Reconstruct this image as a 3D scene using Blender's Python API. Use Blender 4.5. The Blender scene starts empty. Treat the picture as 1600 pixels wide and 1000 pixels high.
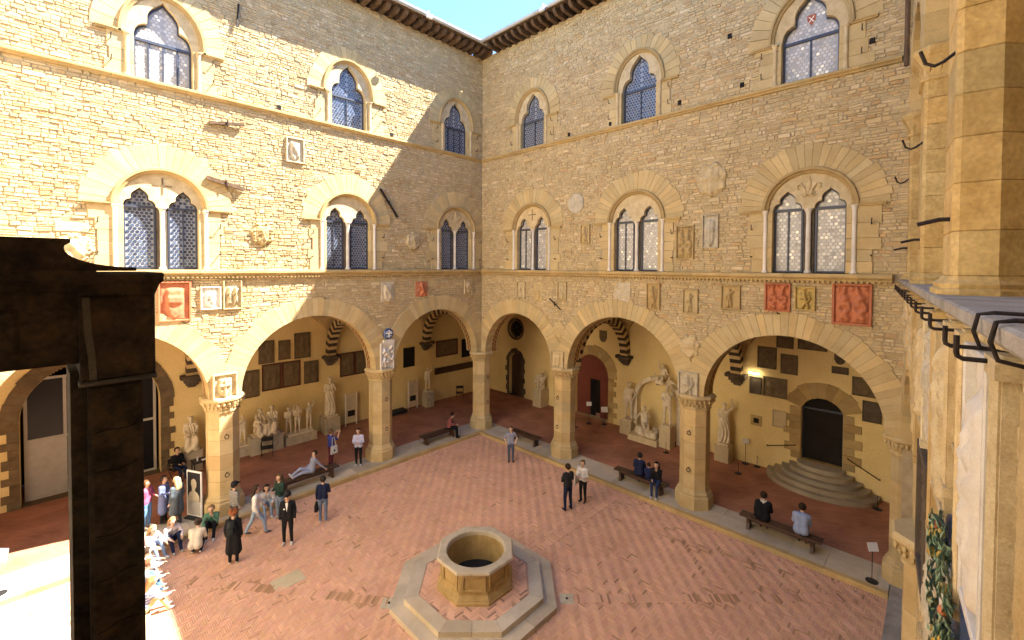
import bpy, bmesh, math, random
import numpy as np
from mathutils import Matrix, Vector
from mathutils.noise import noise as pnoise, fractal
rng = random.Random(7)
PI = math.pi
sc = bpy.context.scene
COL = sc.collection

# ------------------------------------------------------------------ camera
CAM = Vector((-17.3007, -19.3679, 9.6))
FW = Vector((0.71566501, 0.69811045, -0.02157311))
RT = Vector((0.69834641, -0.71573942, 0.00541983))
UP = Vector((0.01165708, 0.01894428, 0.99975258))
cd = bpy.data.cameras.new('camera'); cam = bpy.data.objects.new('camera', cd); COL.objects.link(cam)
cam.matrix_world = Matrix(((RT.x, UP.x, -FW.x, CAM.x), (RT.y, UP.y, -FW.y, CAM.y), (RT.z, UP.z, -FW.z, CAM.z), (0, 0, 0, 1)))
cd.sensor_width = 36; cd.lens = 690.55 / 1600 * 36; cd.shift_y = -68.3 / 1600
cd.clip_start = 0.05; cd.clip_end = 800
sc.camera = cam
# ------------------------------------------------------------------ sky, sun, exposure
SUN = Vector((0.645, -0.36, 1.0)).normalized()
EL = math.asin(SUN.z); ROT = math.atan2(SUN.x, SUN.y)
w = bpy.data.worlds.new('World'); sc.world = w; w.use_nodes = True
nt = w.node_tree; bg = nt.nodes['Background']
sky = nt.nodes.new('ShaderNodeTexSky'); sky.sky_type = 'NISHITA'; sky.sun_disc = False
sky.sun_elevation = EL; sky.sun_rotation = ROT; sky.air_density = 1.0; sky.dust_density = 0.0; sky.ozone_density = 8.0
nt.links.new(sky.outputs[0], bg.inputs[0]); bg.inputs[1].default_value = 0.05
sl = bpy.data.lights.new('sun', 'SUN'); sl.energy = 2.6; sl.angle = math.radians(0.5); sl.color = (1.0, 0.94, 0.86)
so = bpy.data.objects.new('sun', sl); COL.objects.link(so)
so.rotation_euler = SUN.to_track_quat('Z', 'Y').to_euler(); so.location = (0, 0, 40)
vs = sc.view_settings
vs.view_transform = 'Standard'; vs.look = 'None'; vs.exposure = 3.6; vs.gamma = 1.0; vs.use_curve_mapping = False
sc.cycles.use_denoising = True
sc.cycles.max_bounces = 8; sc.cycles.diffuse_bounces = 5

# ------------------------------------------------------------------ materials
MATS = {}
def mat(name, col, rough=0.85, var=0.25, scale=3.0, bump=0.3, bscale=25.0, tone=True, col2=None, metal=0.0, spec=0.3, coords='Object', fine=60.0, stretch=None):
    """stone-like material: base colour, large noise towards col2, fine grain, per-piece tone attribute, bump"""
    if name in MATS: return MATS[name]
    m = bpy.data.materials.new(name); m.use_nodes = True; MATS[name] = m
    t = m.node_tree; N = t.nodes; L = t.links
    b = N['Principled BSDF']; b.inputs['Roughness'].default_value = rough; b.inputs['Metallic'].default_value = metal
    b.inputs['Specular IOR Level'].default_value = spec
    tc = N.new('ShaderNodeTexCoord')
    src = tc.outputs[coords]
    if coords == 'World':
        pass
    if stretch:
        mp = N.new('ShaderNodeMapping'); mp.inputs['Scale'].default_value = stretch; L.new(src, mp.inputs[0]); src = mp.outputs[0]
    n1 = N.new('ShaderNodeTexNoise'); n1.inputs['Scale'].default_value = scale; n1.inputs['Detail'].default_value = 5; n1.inputs['Roughness'].default_value = 0.6
    L.new(src, n1.inputs['Vector'])
    n2 = N.new('ShaderNodeTexNoise'); n2.inputs['Scale'].default_value = fine; n2.inputs['Detail'].default_value = 3
    L.new(src, n2.inputs['Vector'])
    c2 = col2 or tuple(max(0, c * (1 - 1.6 * var)) for c in col)
    mx = N.new('ShaderNodeMix'); mx.data_type = 'RGBA'
    mx.inputs[6].default_value = (*col, 1); mx.inputs[7].default_value = (*c2, 1)
    r = N.new('ShaderNodeMapRange'); r.inputs[1].default_value = 0.35; r.inputs[2].default_value = 0.7; L.new(n1.outputs[0], r.inputs[0]); L.new(r.outputs[0], mx.inputs[0])
    g = N.new('ShaderNodeMapRange'); g.inputs[1].default_value = 0.25; g.inputs[2].default_value = 0.75; g.inputs[3].default_value = 1 - var * 0.7; g.inputs[4].default_value = 1 + var * 0.7; L.new(n2.outputs[0], g.inputs[0])
    mu = N.new('ShaderNodeMix'); mu.data_type = 'RGBA'; mu.blend_type = 'MULTIPLY'; mu.inputs[0].default_value = 1
    L.new(mx.outputs[2], mu.inputs[6]); L.new(g.outputs[0], mu.inputs[7])
    out = mu.outputs[2]
    if tone:
        at = N.new('ShaderNodeAttribute'); at.attribute_name = 'tone'
        m2 = N.new('ShaderNodeMix'); m2.data_type = 'RGBA'; m2.blend_type = 'MULTIPLY'; m2.inputs[0].default_value = 1
        L.new(out, m2.inputs[6]); L.new(at.outputs['Color'], m2.inputs[7]); out = m2.outputs[2]
    L.new(out, b.inputs['Base Color'])
    if bump > 0:
        n3 = N.new('ShaderNodeTexNoise'); n3.inputs['Scale'].default_value = bscale; n3.inputs['Detail'].default_value = 6; L.new(src, n3.inputs['Vector'])
        bp = N.new('ShaderNodeBump'); bp.inputs['Strength'].default_value = bump; bp.inputs['Distance'].default_value = 0.03
        L.new(n3.outputs[0], bp.inputs['Height']); L.new(bp.outputs[0], b.inputs['Normal'])
    return m
M = {}
M['rubble'] = mat('rubble_stone', (0.56, 0.44, 0.24), 0.9, 0.16, 2.2, 0.6, 14, col2=(0.47, 0.36, 0.19), fine=30)
M['mortar'] = mat('mortar', (0.50, 0.40, 0.25), 0.95, 0.25, 1.5, 0.6, 18, fine=40)
M['ashlar'] = mat('ashlar_stone', (0.55, 0.425, 0.215), 0.85, 0.15, 1.6, 0.25, 20, col2=(0.47, 0.35, 0.165), fine=45)
M['pietra'] = mat('sandstone_trim', (0.50, 0.365, 0.165), 0.85, 0.2, 2.5, 0.3, 22, col2=(0.40, 0.28, 0.12))
M['pillar'] = mat('pillar_stone', (0.56, 0.43, 0.22), 0.85, 0.22, 1.5, 0.35, 18, col2=(0.45, 0.33, 0.15))
M['greystone'] = mat('grey_paving_stone', (0.52, 0.445, 0.325), 0.8, 0.24, 1.3, 0.3, 16, col2=(0.40, 0.335, 0.235))
M['ledge'] = mat('weathered_ledge', (0.40, 0.37, 0.32), 0.85, 0.3, 2.5, 0.5, 12, col2=(0.24, 0.22, 0.19))
M['marble'] = mat('white_marble', (0.72, 0.68, 0.60), 0.5, 0.1, 3, 0.1, 25, col2=(0.60, 0.54, 0.45))
M['statue'] = mat('statue_marble', (0.78, 0.69, 0.52), 0.55, 0.16, 4, 0.2, 30, col2=(0.60, 0.49, 0.32))
M['terracotta'] = mat('terracotta', (0.55, 0.20, 0.095), 0.8, 0.22, 4, 0.3, 30, col2=(0.42, 0.15, 0.07))
M['brick'] = mat('paving_brick', (0.70, 0.425, 0.285), 0.85, 0.12, 1.1, 0.2, 40, col2=(0.64, 0.37, 0.24), fine=50)
M['grout'] = mat('brick_joint', (0.54, 0.32, 0.21), 0.95, 0.2, 2, 0.3, 30)
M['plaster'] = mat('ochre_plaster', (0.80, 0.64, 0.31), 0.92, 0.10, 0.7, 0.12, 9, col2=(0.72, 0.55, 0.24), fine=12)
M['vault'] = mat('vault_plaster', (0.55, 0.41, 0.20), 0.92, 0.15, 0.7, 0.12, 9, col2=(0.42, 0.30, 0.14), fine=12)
M['darkstone'] = mat('dark_pietra_serena', (0.13, 0.10, 0.07), 0.85, 0.3, 3, 0.4, 20, col2=(0.08, 0.06, 0.04))
M['gate'] = mat('dark_gate_stone', (0.040, 0.024, 0.010), 0.9, 0.4, 5.5, 0.8, 14, col2=(0.009, 0.006, 0.003), spec=0.1, fine=30)  # very dark brown stone with near-black mottling
M['gatestreak'] = mat('worn_gate_stone', (0.060, 0.045, 0.022), 0.85, 0.3, 5, 0.4, 20)
M['plaque'] = mat('brown_plaque_stone', (0.20, 0.145, 0.08), 0.8, 0.3, 4, 0.35, 25, col2=(0.12, 0.085, 0.045))
M['redframe'] = mat('dark_red_frame', (0.14, 0.05, 0.03), 0.7, 0.2, 5, 0.1)
M['redwall'] = mat('dark_red_wall', (0.17, 0.045, 0.028), 0.75, 0.12, 2, 0.05)
M['wood'] = mat('dark_bench_wood', (0.085, 0.042, 0.026), 0.45, 0.35, 6, 0.2, 40, stretch=(1, 14, 14), spec=0.5)
M['rafter'] = mat('rafter_wood', (0.17, 0.105, 0.06), 0.8, 0.35, 4, 0.3, 30)
M['tile'] = mat('roof_tile', (0.40, 0.25, 0.16), 0.9, 0.3, 2, 0.4, 12)
M['zinc'] = mat('zinc_gutter', (0.55, 0.55, 0.53), 0.45, 0.12, 2, 0.05, metal=0.3, spec=0.5)
M['iron'] = mat('wrought_iron', (0.035, 0.025, 0.022), 0.6, 0.3, 10, 0.3, metal=0.3)
M['frame'] = mat('window_metal_frame', (0.06, 0.07, 0.10), 0.45, 0.15, 5, 0, metal=0.2, spec=0.5)
M['greyrock'] = mat('grey_slab', (0.57, 0.50, 0.36), 0.85, 0.2, 4, 0.3)
M['paint_w'] = mat('white_enamel', (0.75, 0.75, 0.73), 0.5, 0.05, 4, 0.02)
M['blue'] = mat('glazed_blue', (0.05, 0.09, 0.22), 0.25, 0.2, 6, 0.05, spec=0.6)
M['green'] = mat('glazed_green', (0.20, 0.30, 0.23), 0.3, 0.3, 6, 0.1, spec=0.6)
M['lemon'] = mat('glazed_yellow', (0.55, 0.34, 0.05), 0.3, 0.2, 6, 0.05, spec=0.6)
M['black'] = mat('black_metal', (0.02, 0.02, 0.022), 0.5, 0.1, 5, 0)
M['dark'] = mat('near_black', (0.02, 0.017, 0.014), 0.95, 0.2, 2, 0)  # near-black paint for unlit rooms and hollows, also slate and print
M['panelgrey'] = mat('grey_door_panel', (0.42, 0.40, 0.36), 0.6, 0.1, 3, 0.02)
M['gold'] = mat('carved_cream_stone', (0.60, 0.49, 0.29), 0.85, 0.2, 4, 0.4, 22, col2=(0.45, 0.34, 0.18))
def glass(name, col, rough=0.15, var=0.5):
    m = bpy.data.materials.new(name); m.use_nodes = True; N = m.node_tree.nodes; L = m.node_tree.links
    b = N['Principled BSDF']; b.inputs['Roughness'].default_value = rough; b.inputs['Specular IOR Level'].default_value = 0.15 if 'door' in name else 0.6
    at = N.new('ShaderNodeAttribute'); at.attribute_name = 'tone'
    mx = N.new('ShaderNodeMix'); mx.data_type = 'RGBA'; mx.blend_type = 'MULTIPLY'; mx.inputs[0].default_value = 1
    mx.inputs[6].default_value = (*col, 1); L.new(at.outputs['Color'], mx.inputs[7]); L.new(mx.outputs[2], b.inputs['Base Color'])
    nz = N.new('ShaderNodeTexNoise'); nz.inputs['Scale'].default_value = 9; bp = N.new('ShaderNodeBump'); bp.inputs['Strength'].default_value = 0.15
    L.new(nz.outputs[0], bp.inputs['Height']); L.new(bp.outputs[0], b.inputs['Normal'])
    return m
M['lead'] = glass('leaded_glass_field', (0.30, 0.32, 0.35), 0.3)
M['rondel_dark'] = glass('dark_rondel_glass', (0.055, 0.075, 0.12), 0.08)
M['rondel_pale'] = glass('pale_rondel_glass', (0.55, 0.53, 0.46), 0.12)
M['leadpale'] = glass('pale_leaded_field', (0.36, 0.34, 0.31), 0.3)
M['doorglass'] = glass('dark_door_glass', (0.012, 0.012, 0.014), 0.25)
def cloth(rgb):
    k = 'cloth_%02x%02x%02x' % tuple(int(min(1, c) * 255) for c in rgb)
    return mat(k, rgb, 0.9, 0.16, 6, 0.25, 40, spec=0.15)
def stripe_cloth(name, a, b, scale=9.0, plaid=False):
    m = bpy.data.materials.new(name); m.use_nodes = True; N = m.node_tree.nodes; L = m.node_tree.links; bs = N['Principled BSDF']; bs.inputs['Roughness'].default_value = .9
    tc = N.new('ShaderNodeTexCoord'); mx = N.new('ShaderNodeMix'); mx.data_type = 'RGBA'; mx.inputs[6].default_value = (*a, 1); mx.inputs[7].default_value = (*b, 1); fac = None
    for d in (('Z', 'X') if plaid else ('Z',)):
        wv = N.new('ShaderNodeTexWave'); wv.bands_direction = d; wv.inputs['Scale'].default_value = scale; wv.inputs['Distortion'].default_value = .6; L.new(tc.outputs['Object'], wv.inputs['Vector'])
        if fac is None: fac = wv.outputs['Fac']
        else: mm = N.new('ShaderNodeMath'); mm.operation = 'MAXIMUM'; L.new(fac, mm.inputs[0]); L.new(wv.outputs['Fac'], mm.inputs[1]); fac = mm.outputs[0]
    pw = N.new('ShaderNodeMath'); pw.operation = 'POWER'; pw.inputs[1].default_value = 3 if plaid else 1.3; L.new(fac, pw.inputs[0]); L.new(pw.outputs[0], mx.inputs[0]); L.new(mx.outputs[2], bs.inputs['Base Color']); return m
def skinmat(rgb): return mat('skin_%02x' % int(rgb[0] * 255), rgb, 0.55, 0.06, 6, 0.0)

# ------------------------------------------------------------------ mesh builder
class MB:
    def __init__(s): s.v = []; s.f = []; s.m = []; s.t = []; s.tone = (1, 1, 1)
    def face(s, idx, m=0): s.f.append(tuple(idx)); s.m.append(m); s.t.append(s.tone)
    def add(s, vs, fs, m=0):
        o = len(s.v); s.v.extend([tuple(x) for x in vs])
        for f in fs: s.face([i + o for i in f], m)
    def hexa(s, c, m=0):  # c: 8 corners: bottom 4 ccw (seen from above), top 4
        s.add(c, [(3, 2, 1, 0), (4, 5, 6, 7), (0, 1, 5, 4), (1, 2, 6, 5), (2, 3, 7, 6), (3, 0, 4, 7)], m)
    def box(s, x0, x1, y0, y1, z0, z1, m=0):
        s.hexa([(x0, y0, z0), (x1, y0, z0), (x1, y1, z0), (x0, y1, z0), (x0, y0, z1), (x1, y0, z1), (x1, y1, z1), (x0, y1, z1)], m)
    def bbox(s, x0, x1, y0, y1, z0, z1, b=0.01, m=0):
        """box whose front (-y) face is chamfered by b"""
        vs = [(x0, y1, z0), (x1, y1, z0), (x1, y1, z1), (x0, y1, z1), (x0, y0 + b, z0), (x1, y0 + b, z0), (x1, y0 + b, z1), (x0, y0 + b, z1),
              (x0 + b, y0, z0 + b), (x1 - b, y0, z0 + b), (x1 - b, y0, z1 - b), (x0 + b, y0, z1 - b)]
        s.add(vs, [(8, 9, 10, 11), (4, 5, 9, 8), (5, 6, 10, 9), (6, 7, 11, 10), (7, 4, 8, 11), (0, 1, 5, 4), (1, 2, 6, 5), (2, 3, 7, 6), (3, 0, 4, 7)], m)
    def rings(s, rs, m=0, caps=True, closed=True):
        o = len(s.v); n = len(rs[0])
        for r in rs: s.v.extend([tuple(p) for p in r])
        for i in range(len(rs) - 1):
            for j in range(n if closed else n - 1):
                a = o + i * n + j; b = o + i * n + (j + 1) % n
                s.face((a, b, b + n, a + n), m)
        if caps:
            s.face([o + j for j in range(n)][::-1], m); s.face([o + (len(rs) - 1) * n + j for j in range(n)], m)
    def lathe(s, prof, cx=0, cy=0, n=8, rot=PI / 8, m=0, caps=True, sx=1, sy=1):
        """prof: (radius, z) list from bottom"""
        s.rings([[(cx + sx * r * math.cos(rot + 2 * PI * k / n), cy + sy * r * math.sin(rot + 2 * PI * k / n), z) for k in range(n)] for r, z in prof], m, caps)
    def tube(s, pts, r, n=6, m=0, r1=None):
        pts = [Vector(p) for p in pts]; rs = []
        for i, p in enumerate(pts):
            d = (pts[min(i + 1, len(pts) - 1)] - pts[max(i - 1, 0)]).normalized()
            a = d.orthogonal().normalized() if i == 0 else (a - d * a.dot(d)).normalized()
            b = d.cross(a); rr = r if r1 is None else r + (r1 - r) * i / (len(pts) - 1)
            rs.append([p + (a * math.cos(2 * PI * k / n) + b * math.sin(2 * PI * k / n)) * rr for k in range(n)])
        s.rings(rs, m)
    def prism(s, poly, y0, y1, m=0):
        """polygon in xz (ccw seen from -y, i.e. x right z up), from y0 front to y1 back"""
        n = len(poly); o = len(s.v)
        s.v.extend([(x, y0, z) for x, z in poly]); s.v.extend([(x, y1, z) for x, z in poly])
        s.face([o + i for i in range(n)], m); s.face([o + n + i for i in range(n)][::-1], m)
        for i in range(n):
            j = (i + 1) % n; s.face((o + j, o + i, o + n + i, o + n + j), m)
    def prismz(s, poly, z0, z1, m=0):
        n = len(poly); o = len(s.v)
        s.v.extend([(x, y, z0) for x, y in poly]); s.v.extend([(x, y, z1) for x, y in poly])
        s.face([o + i for i in range(n)][::-1], m); s.face([o + n + i for i in range(n)], m)
        for i in range(n):
            j = (i + 1) % n; s.face((o + i, o + j, o + n + j, o + n + i), m)
    def mesh(s, name, mats, smooth=False):
        me = bpy.data.meshes.new(name); me.from_pydata(s.v, [], s.f)
        for mm in (mats if isinstance(mats, (list, tuple)) else [mats]): me.materials.append(mm)
        if s.m and max(s.m) > 0: me.polygons.foreach_set('material_index', s.m)
        at = me.attributes.new('tone', 'FLOAT_COLOR', 'FACE')
        a = np.ones((len(s.f), 4), np.float32); a[:, :3] = np.array(s.t, np.float32).reshape(-1, 3)
        at.data.foreach_set('color', a.ravel())
        if smooth: me.shade_smooth()
        me.update(); return me
    def build(s, name, mats, parent=None, smooth=False, loc=None, mtx=None):
        o = bpy.data.objects.new(name, s.mesh(name, mats, smooth)); COL.objects.link(o)
        if parent is not None: o.parent = parent
        if loc is not None: o.location = loc
        if mtx is not None: o.matrix_world = mtx
        return o
def tag(o, label=None, cat=None, group=None, kind=None):
    if label: o['label'] = label
    if cat: o['category'] = cat
    if group: o['group'] = group
    if kind: o['kind'] = kind
    return o
def empty(name, mtx=None, loc=None, parent=None):
    o = bpy.data.objects.new(name, None); COL.objects.link(o); o.empty_display_size = 0.2
    if parent is not None: o.parent = parent
    if mtx is not None: o.matrix_world = mtx
    if loc is not None: o.location = loc
    return o
def tone(lo=0.8, hi=1.15, hue=0.05):
    b = rng.uniform(lo, hi); h = rng.uniform(-hue, hue)
    return (b * (1 + h), b, b * (1 - 1.6 * h))
def inview(p, mx=1.08):
    d = Vector(p) - CAM; z = d.dot(FW)
    if z < 0.5: return None
    x = d.dot(RT) / z * 690.55; y = 431.7 - d.dot(UP) / z * 690.55
    return z if abs(x) < 800 * mx and -60 < y < 1060 else None

# frames of the three fronts: local x to the viewer's right, y into the wall, z up
FA = Matrix.Identity(4)
FB = Matrix.Rotation(-PI / 2, 4, 'Z')
CANG = math.radians(4.8)
FC = Matrix.Translation((0, -18.45, 0)) @ Matrix.Rotation(PI + CANG, 4, 'Z')
FD = Matrix.Translation((-21.5, 0, 0)) @ Matrix.Rotation(PI / 2, 4, 'Z')   # local x = world y
Z1, Z2, ZE = 9.17, 15.65, 21.6
THK = 0.9
SPR, ARW = 4.62, 0.78

# ------------------------------------------------------------------ wall pieces
def rect(xa, xb, za, zb): return lambda z: (xa, xb) if za < z < zb else None
def disc(cx, cz, R, full=False):
    def f(z):
        d = z - cz
        if (d < 0 and not full) or abs(d) >= R: return None
        h = math.sqrt(R * R - d * d); return (cx - h, cx + h)
    return f
def free(z, x0, x1, blockers, shrink=0.0):
    bl = sorted(b for b in (f(z) for f in blockers) if b); out = []; x = x0
    for a, b in bl:
        a += shrink; b -= shrink
        if b <= a: continue
        if a > x: out.append((x, min(a, x1)))
        x = max(x, b)
        if x >= x1: break
    if x < x1: out.append((x, x1))
    return out
def rowwall(z0, z1, x0, x1, blockers, ya, yb, dz=0.12, shrink=0.12):
    mb = MB(); z = z0
    while z < z1 - 1e-6:
        zt = min(z + dz, z1)
        for a, b in free((z + zt) / 2, x0, x1, blockers, shrink):
            if b - a > 0.005: mb.box(a, b, ya, yb, z, zt)
        z = zt
    return mb
def stone_tone():
    r = rng.random()
    if r < 0.74: return tone(0.88, 1.10, 0.035)
    if r < 0.84: b = rng.uniform(1.08, 1.26); return (b, b * 1.03, b * 1.14)
    if r < 0.92: b = rng.uniform(0.86, 1.02); return (b * 0.99, b, b * 1.04)
    b = rng.uniform(0.75, 0.98); return (b * 1.08, b * 0.95, b * 0.84)
def masonry(wing, F, z0, z1, x0, x1, blockers, singles=300, hmin=0.065, hmax=0.155, skip=None):
    stones = []; z = z0
    while z < z1 - 0.03:
        h = rng.uniform(hmin, hmax); zt = min(z + h, z1)
        for a, b in free((z + zt) / 2, x0, x1, blockers):
            x = a
            while x < b - 0.02:
                l = rng.uniform(0.10, 0.24) if rng.random() < .45 else rng.uniform(.22, .50) * (0.7 if h < 0.13 else 1); e = min(x + l, b)
                if b - e < 0.12: e = b
                if e - x > 0.04:
                    if h > 0.12 and rng.random() < 0.35 and e - x > 0.2:
                        zm = z + h * rng.uniform(0.4, 0.6); stones.append((x, e, z, zm)); stones.append((x, e, zm, zt))
                    else: stones.append((x, e, z, zt))
                x = e
        z = zt
    rank = []
    for i, s in enumerate(stones):
        d = inview(F @ Vector(((s[0] + s[1]) / 2, 0, (s[2] + s[3]) / 2)), 1.0)
        rank.append((-(s[1] - s[0]) * (s[3] - s[2]) / d ** 2 if d else 0, i))
    rank.sort(); single = {i for _, i in rank[:singles]}
    big = MB(); wall = None
    objs = []
    for i, (a, b, c, d) in enumerate(stones):
        mb = MB() if i in single else big
        mb.tone = stone_tone()
        j = lambda k: rng.uniform(0.003, k)
        fy = -rng.uniform(0.0, 0.032); g = 0.006
        aa, bb, cc, dd = a + j(.010), b - j(.010), c + j(.009), d - j(.009)
        bv = min(0.022, (dd - cc) * 0.24)
        vs = [(aa, 0.05, cc), (bb, 0.05, cc), (bb, 0.05, dd), (aa, 0.05, dd)]
        vs += [(aa + j(bv), fy + j(.012), cc + j(bv)), (bb - j(bv), fy + j(.012), cc + j(bv)), (bb - j(bv) * 1.5, fy + j(.012), dd - j(bv)), (aa + j(bv) * 1.5, fy + j(.012), dd - j(bv))]
        vs = [(x_, y_, z_ + .03 * pnoise(Vector((x_ * .9, z_ * 1.3, 4))) + .018 * pnoise(Vector((x_ * 3, z_ * 3, 8)))) for x_, y_, z_ in vs]
        mb.add(vs, [(4, 5, 6, 7), (0, 1, 5, 4), (1, 2, 6, 5), (2, 3, 7, 6), (3, 0, 4, 7)])
        if i in single: objs.append(mb)
    bk = rowwall(z0, z1, x0, x1, blockers, 0.012, THK - 0.01)
    wall = bk.build('wall', M['mortar'], wing)
    for mb in objs: mb.build('stone', M['rubble'], wall)
    tag(big.build('masonry', M['rubble'], wall), kind='stuff')
    return wall

def arc(cx, cz, r, a0, a1, n): return [(cx + r * math.cos(a0 + (a1 - a0) * k / n), cz + r * math.sin(a0 + (a1 - a0) * k / n)) for k in range(n + 1)]
def voussoirs(parent, cx, cz, r, R, n, y0, y1, m, jit=0.05, a0=0.0, a1=PI, name='voussoir', t=(0.86, 1.12), xlim=(-99, 99)):
    bed = MB(); C_ = lambda x_: min(max(x_, xlim[0] + .004), xlim[1] - .004)
    for k in range(48):
        q0, q1 = a0 + (a1 - a0) * k / 48, a0 + (a1 - a0) * (k + 1) / 48
        bed.hexa([(C_(cx + rr * math.cos(b)), yy, cz + rr * math.sin(b)) for b in (q0, q1) for rr, yy in ((r + .006, y0 + .008), (r + .006, y1 - .01), (R - jit - .02, y1 - .01), (R - jit - .02, y0 + .008))])
    bed.build('joint_mortar', M['mortar'], parent)
    for k in range(n):
        b0 = a0 + (a1 - a0) * k / n + 0.003 / R; b1 = a0 + (a1 - a0) * (k + 1) / n - 0.003 / R
        RR = R + rng.uniform(-jit, jit); y = y0 - rng.uniform(0, 0.012); mb = MB(); mb.tone = tone(*t, 0.04)
        P = lambda rr, b, yy: (min(max(cx + rr * math.cos(b), xlim[0]), xlim[1]), yy, cz + rr * math.sin(b))
        e = 0.008
        mb.add([P(r, b0, y1), P(r, b1, y1), P(RR, b1, y1), P(RR, b0, y1), P(r, b0, y + e), P(r, b1, y + e), P(RR, b1, y + e), P(RR, b0, y + e),
                P(r + e, b0 + e / r, y), P(r + e, b1 - e / r, y), P(RR - e, b1 - e / R, y), P(RR - e, b0 + e / R, y)],
               [(11, 10, 9, 8), (8, 9, 5, 4), (9, 10, 6, 5), (10, 11, 7, 6), (11, 8, 4, 7), (4, 5, 1, 0), (5, 6, 2, 1), (6, 7, 3, 2), (7, 4, 0, 3)])
        mb.build(name, m, parent)
def pattern_mat():
    m = bpy.data.materials.new('painted_soffit_band'); m.use_nodes = True; N = m.node_tree.nodes; L = m.node_tree.links
    b = N['Principled BSDF']; b.inputs['Roughness'].default_value = 0.9
    at = N.new('ShaderNodeAttribute'); at.attribute_name = 'tone'
    mx = N.new('ShaderNodeMix'); mx.data_type = 'RGBA'; mx.blend_type = 'MULTIPLY'; mx.inputs[0].default_value = 1; mx.inputs[6].default_value = (0.45, 0.31, 0.14, 1)
    L.new(at.outputs['Color'], mx.inputs[7]); L.new(mx.outputs[2], b.inputs['Base Color']); return m
M['band'] = pattern_mat()
def arcade_arch(wing, cx, r, y0=-0.035, xlim=(-99, 99)):
    mb = MB()   # painted border running round the soffit near the loggia side: a chequered ribbon of small tiles
    n = int(PI * r / 0.12)
    for k in range(n):
        b0, b1 = PI * k / n, PI * (k + 1) / n
        for q, (ya, yb) in enumerate(((0.50, 0.56), (0.56, 0.64), (0.64, 0.72), (0.72, 0.78))):
            mb.tone = (0.35, 0.22, 0.15) if q in (0, 3) else ((0.4, 0.2, 0.12) if (k + q) % 2 else (1.1, 1.0, 0.8))
            rr = r - 0.004
            P = lambda b, yy: (cx + rr * math.cos(b), yy, SPR + rr * math.sin(b))
            mb.add([P(b0, ya), P(b1, ya), P(b1, yb), P(b0, yb)], [(0, 1, 2, 3)])
    a = mb.build('arch', M['band'], wing)
    voussoirs(a, cx, SPR, r, r + ARW, int(PI * (r + 0.4) / 0.235), y0, THK, M['ashlar'], xlim=xlim)
    return a
def octpillar(wing, x, y, z0, zt, rad=0.53, leafy=True):
    """octagonal pillar: shaft of stacked drums with moulded base and carved capital"""
    zc = zt - 0.60
    p = MB(); p.tone = tone(0.95, 1.05, 0.02); p.lathe([(rad, z0 + 0.1), (rad, z0 + 0.9)], x, y); sh = p.build('pillar', M['pillar'], wing)
    zs = [z0 + 0.74]
    while zs[-1] < zc - 0.5: zs.append(zs[-1] + rng.uniform(0.42, 0.66))
    zs[-1] = zc
    for a, b in zip(zs, zs[1:]):
        d = MB(); d.tone = tone(0.84, 1.12, 0.04); k = 1 + rng.uniform(-0.008, 0.008)
        d.lathe([((rad + 0.004) * k, a + 0.004), ((rad + 0.01) * k, a + 0.016), ((rad + 0.01) * k, b - 0.014), ((rad + 0.004) * k, b - 0.003)], x, y); d.build('drum', M['pillar'], sh)
    b = MB(); b.tone = tone(0.9, 1.05, 0.02)
    b.lathe([(rad + 0.17, z0 - 0.01), (rad + 0.17, z0 + 0.44), (rad + 0.155, z0 + 0.48), (rad + 0.10, z0 + 0.52), (rad + 0.12, z0 + 0.57), (rad + 0.06, z0 + 0.64), (rad + 0.04, z0 + 0.72), (rad + 0.01, z0 + 0.745)], x, y)
    b.build('base', M['pillar'], sh)
    c = MB(); c.tone = tone(0.95, 1.1, 0.02)
    c.lathe([(rad + 0.01, zc), (rad + 0.06, zc + 0.03), (rad + 0.06, zc + 0.07), (rad + 0.015, zc + 0.10), (rad + 0.03, zc + 0.2), (rad + 0.13, zc + 0.38), (rad + 0.15, zc + 0.42), (rad + 0.22, zc + 0.47), (rad + 0.22, zc + 0.54), (rad + 0.17, zc + 0.6)], x, y)
    if leafy:
        for k in range(24):
            for row, (rr, za, s) in enumerate(((rad + 0.05, zc + 0.20, 0.07), (rad + 0.13, zc + 0.35, 0.075))):
                a = 2 * PI * (k + 0.5 * row) / 24; kk = 1 / max(abs(math.cos((a - PI / 8) % (PI / 4) - PI / 8)), 0.9) * 0.955
                px, py = x + rr * kk * math.cos(a), y + rr * kk * math.sin(a)
                c.lathe([(0.012, za - s), (s * 0.55, za - s * 0.4), (s * 0.6, za + s * 0.3), (0.02, za + s * 0.9)], px, py, n=5, rot=a)
    c.build('capital', M['pillar'], sh)
    return sh
def rings_iron(sh, F_, x, y, rad, z):
    """tethering ring on the pillar's court face"""
    mb = MB(); mb.tube([(x, y - rad - 0.0, z), (x, y - rad - 0.07, z)], 0.018)
    mb.tube([(x + 0.0 + 0.07 * math.sin(t), y - rad - 0.06, z - 0.08 + 0.08 * math.cos(t)) for t in [2 * PI * k / 12 for k in range(13)]], 0.014)
    mb.build('iron_ring', M['iron'], sh)

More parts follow.
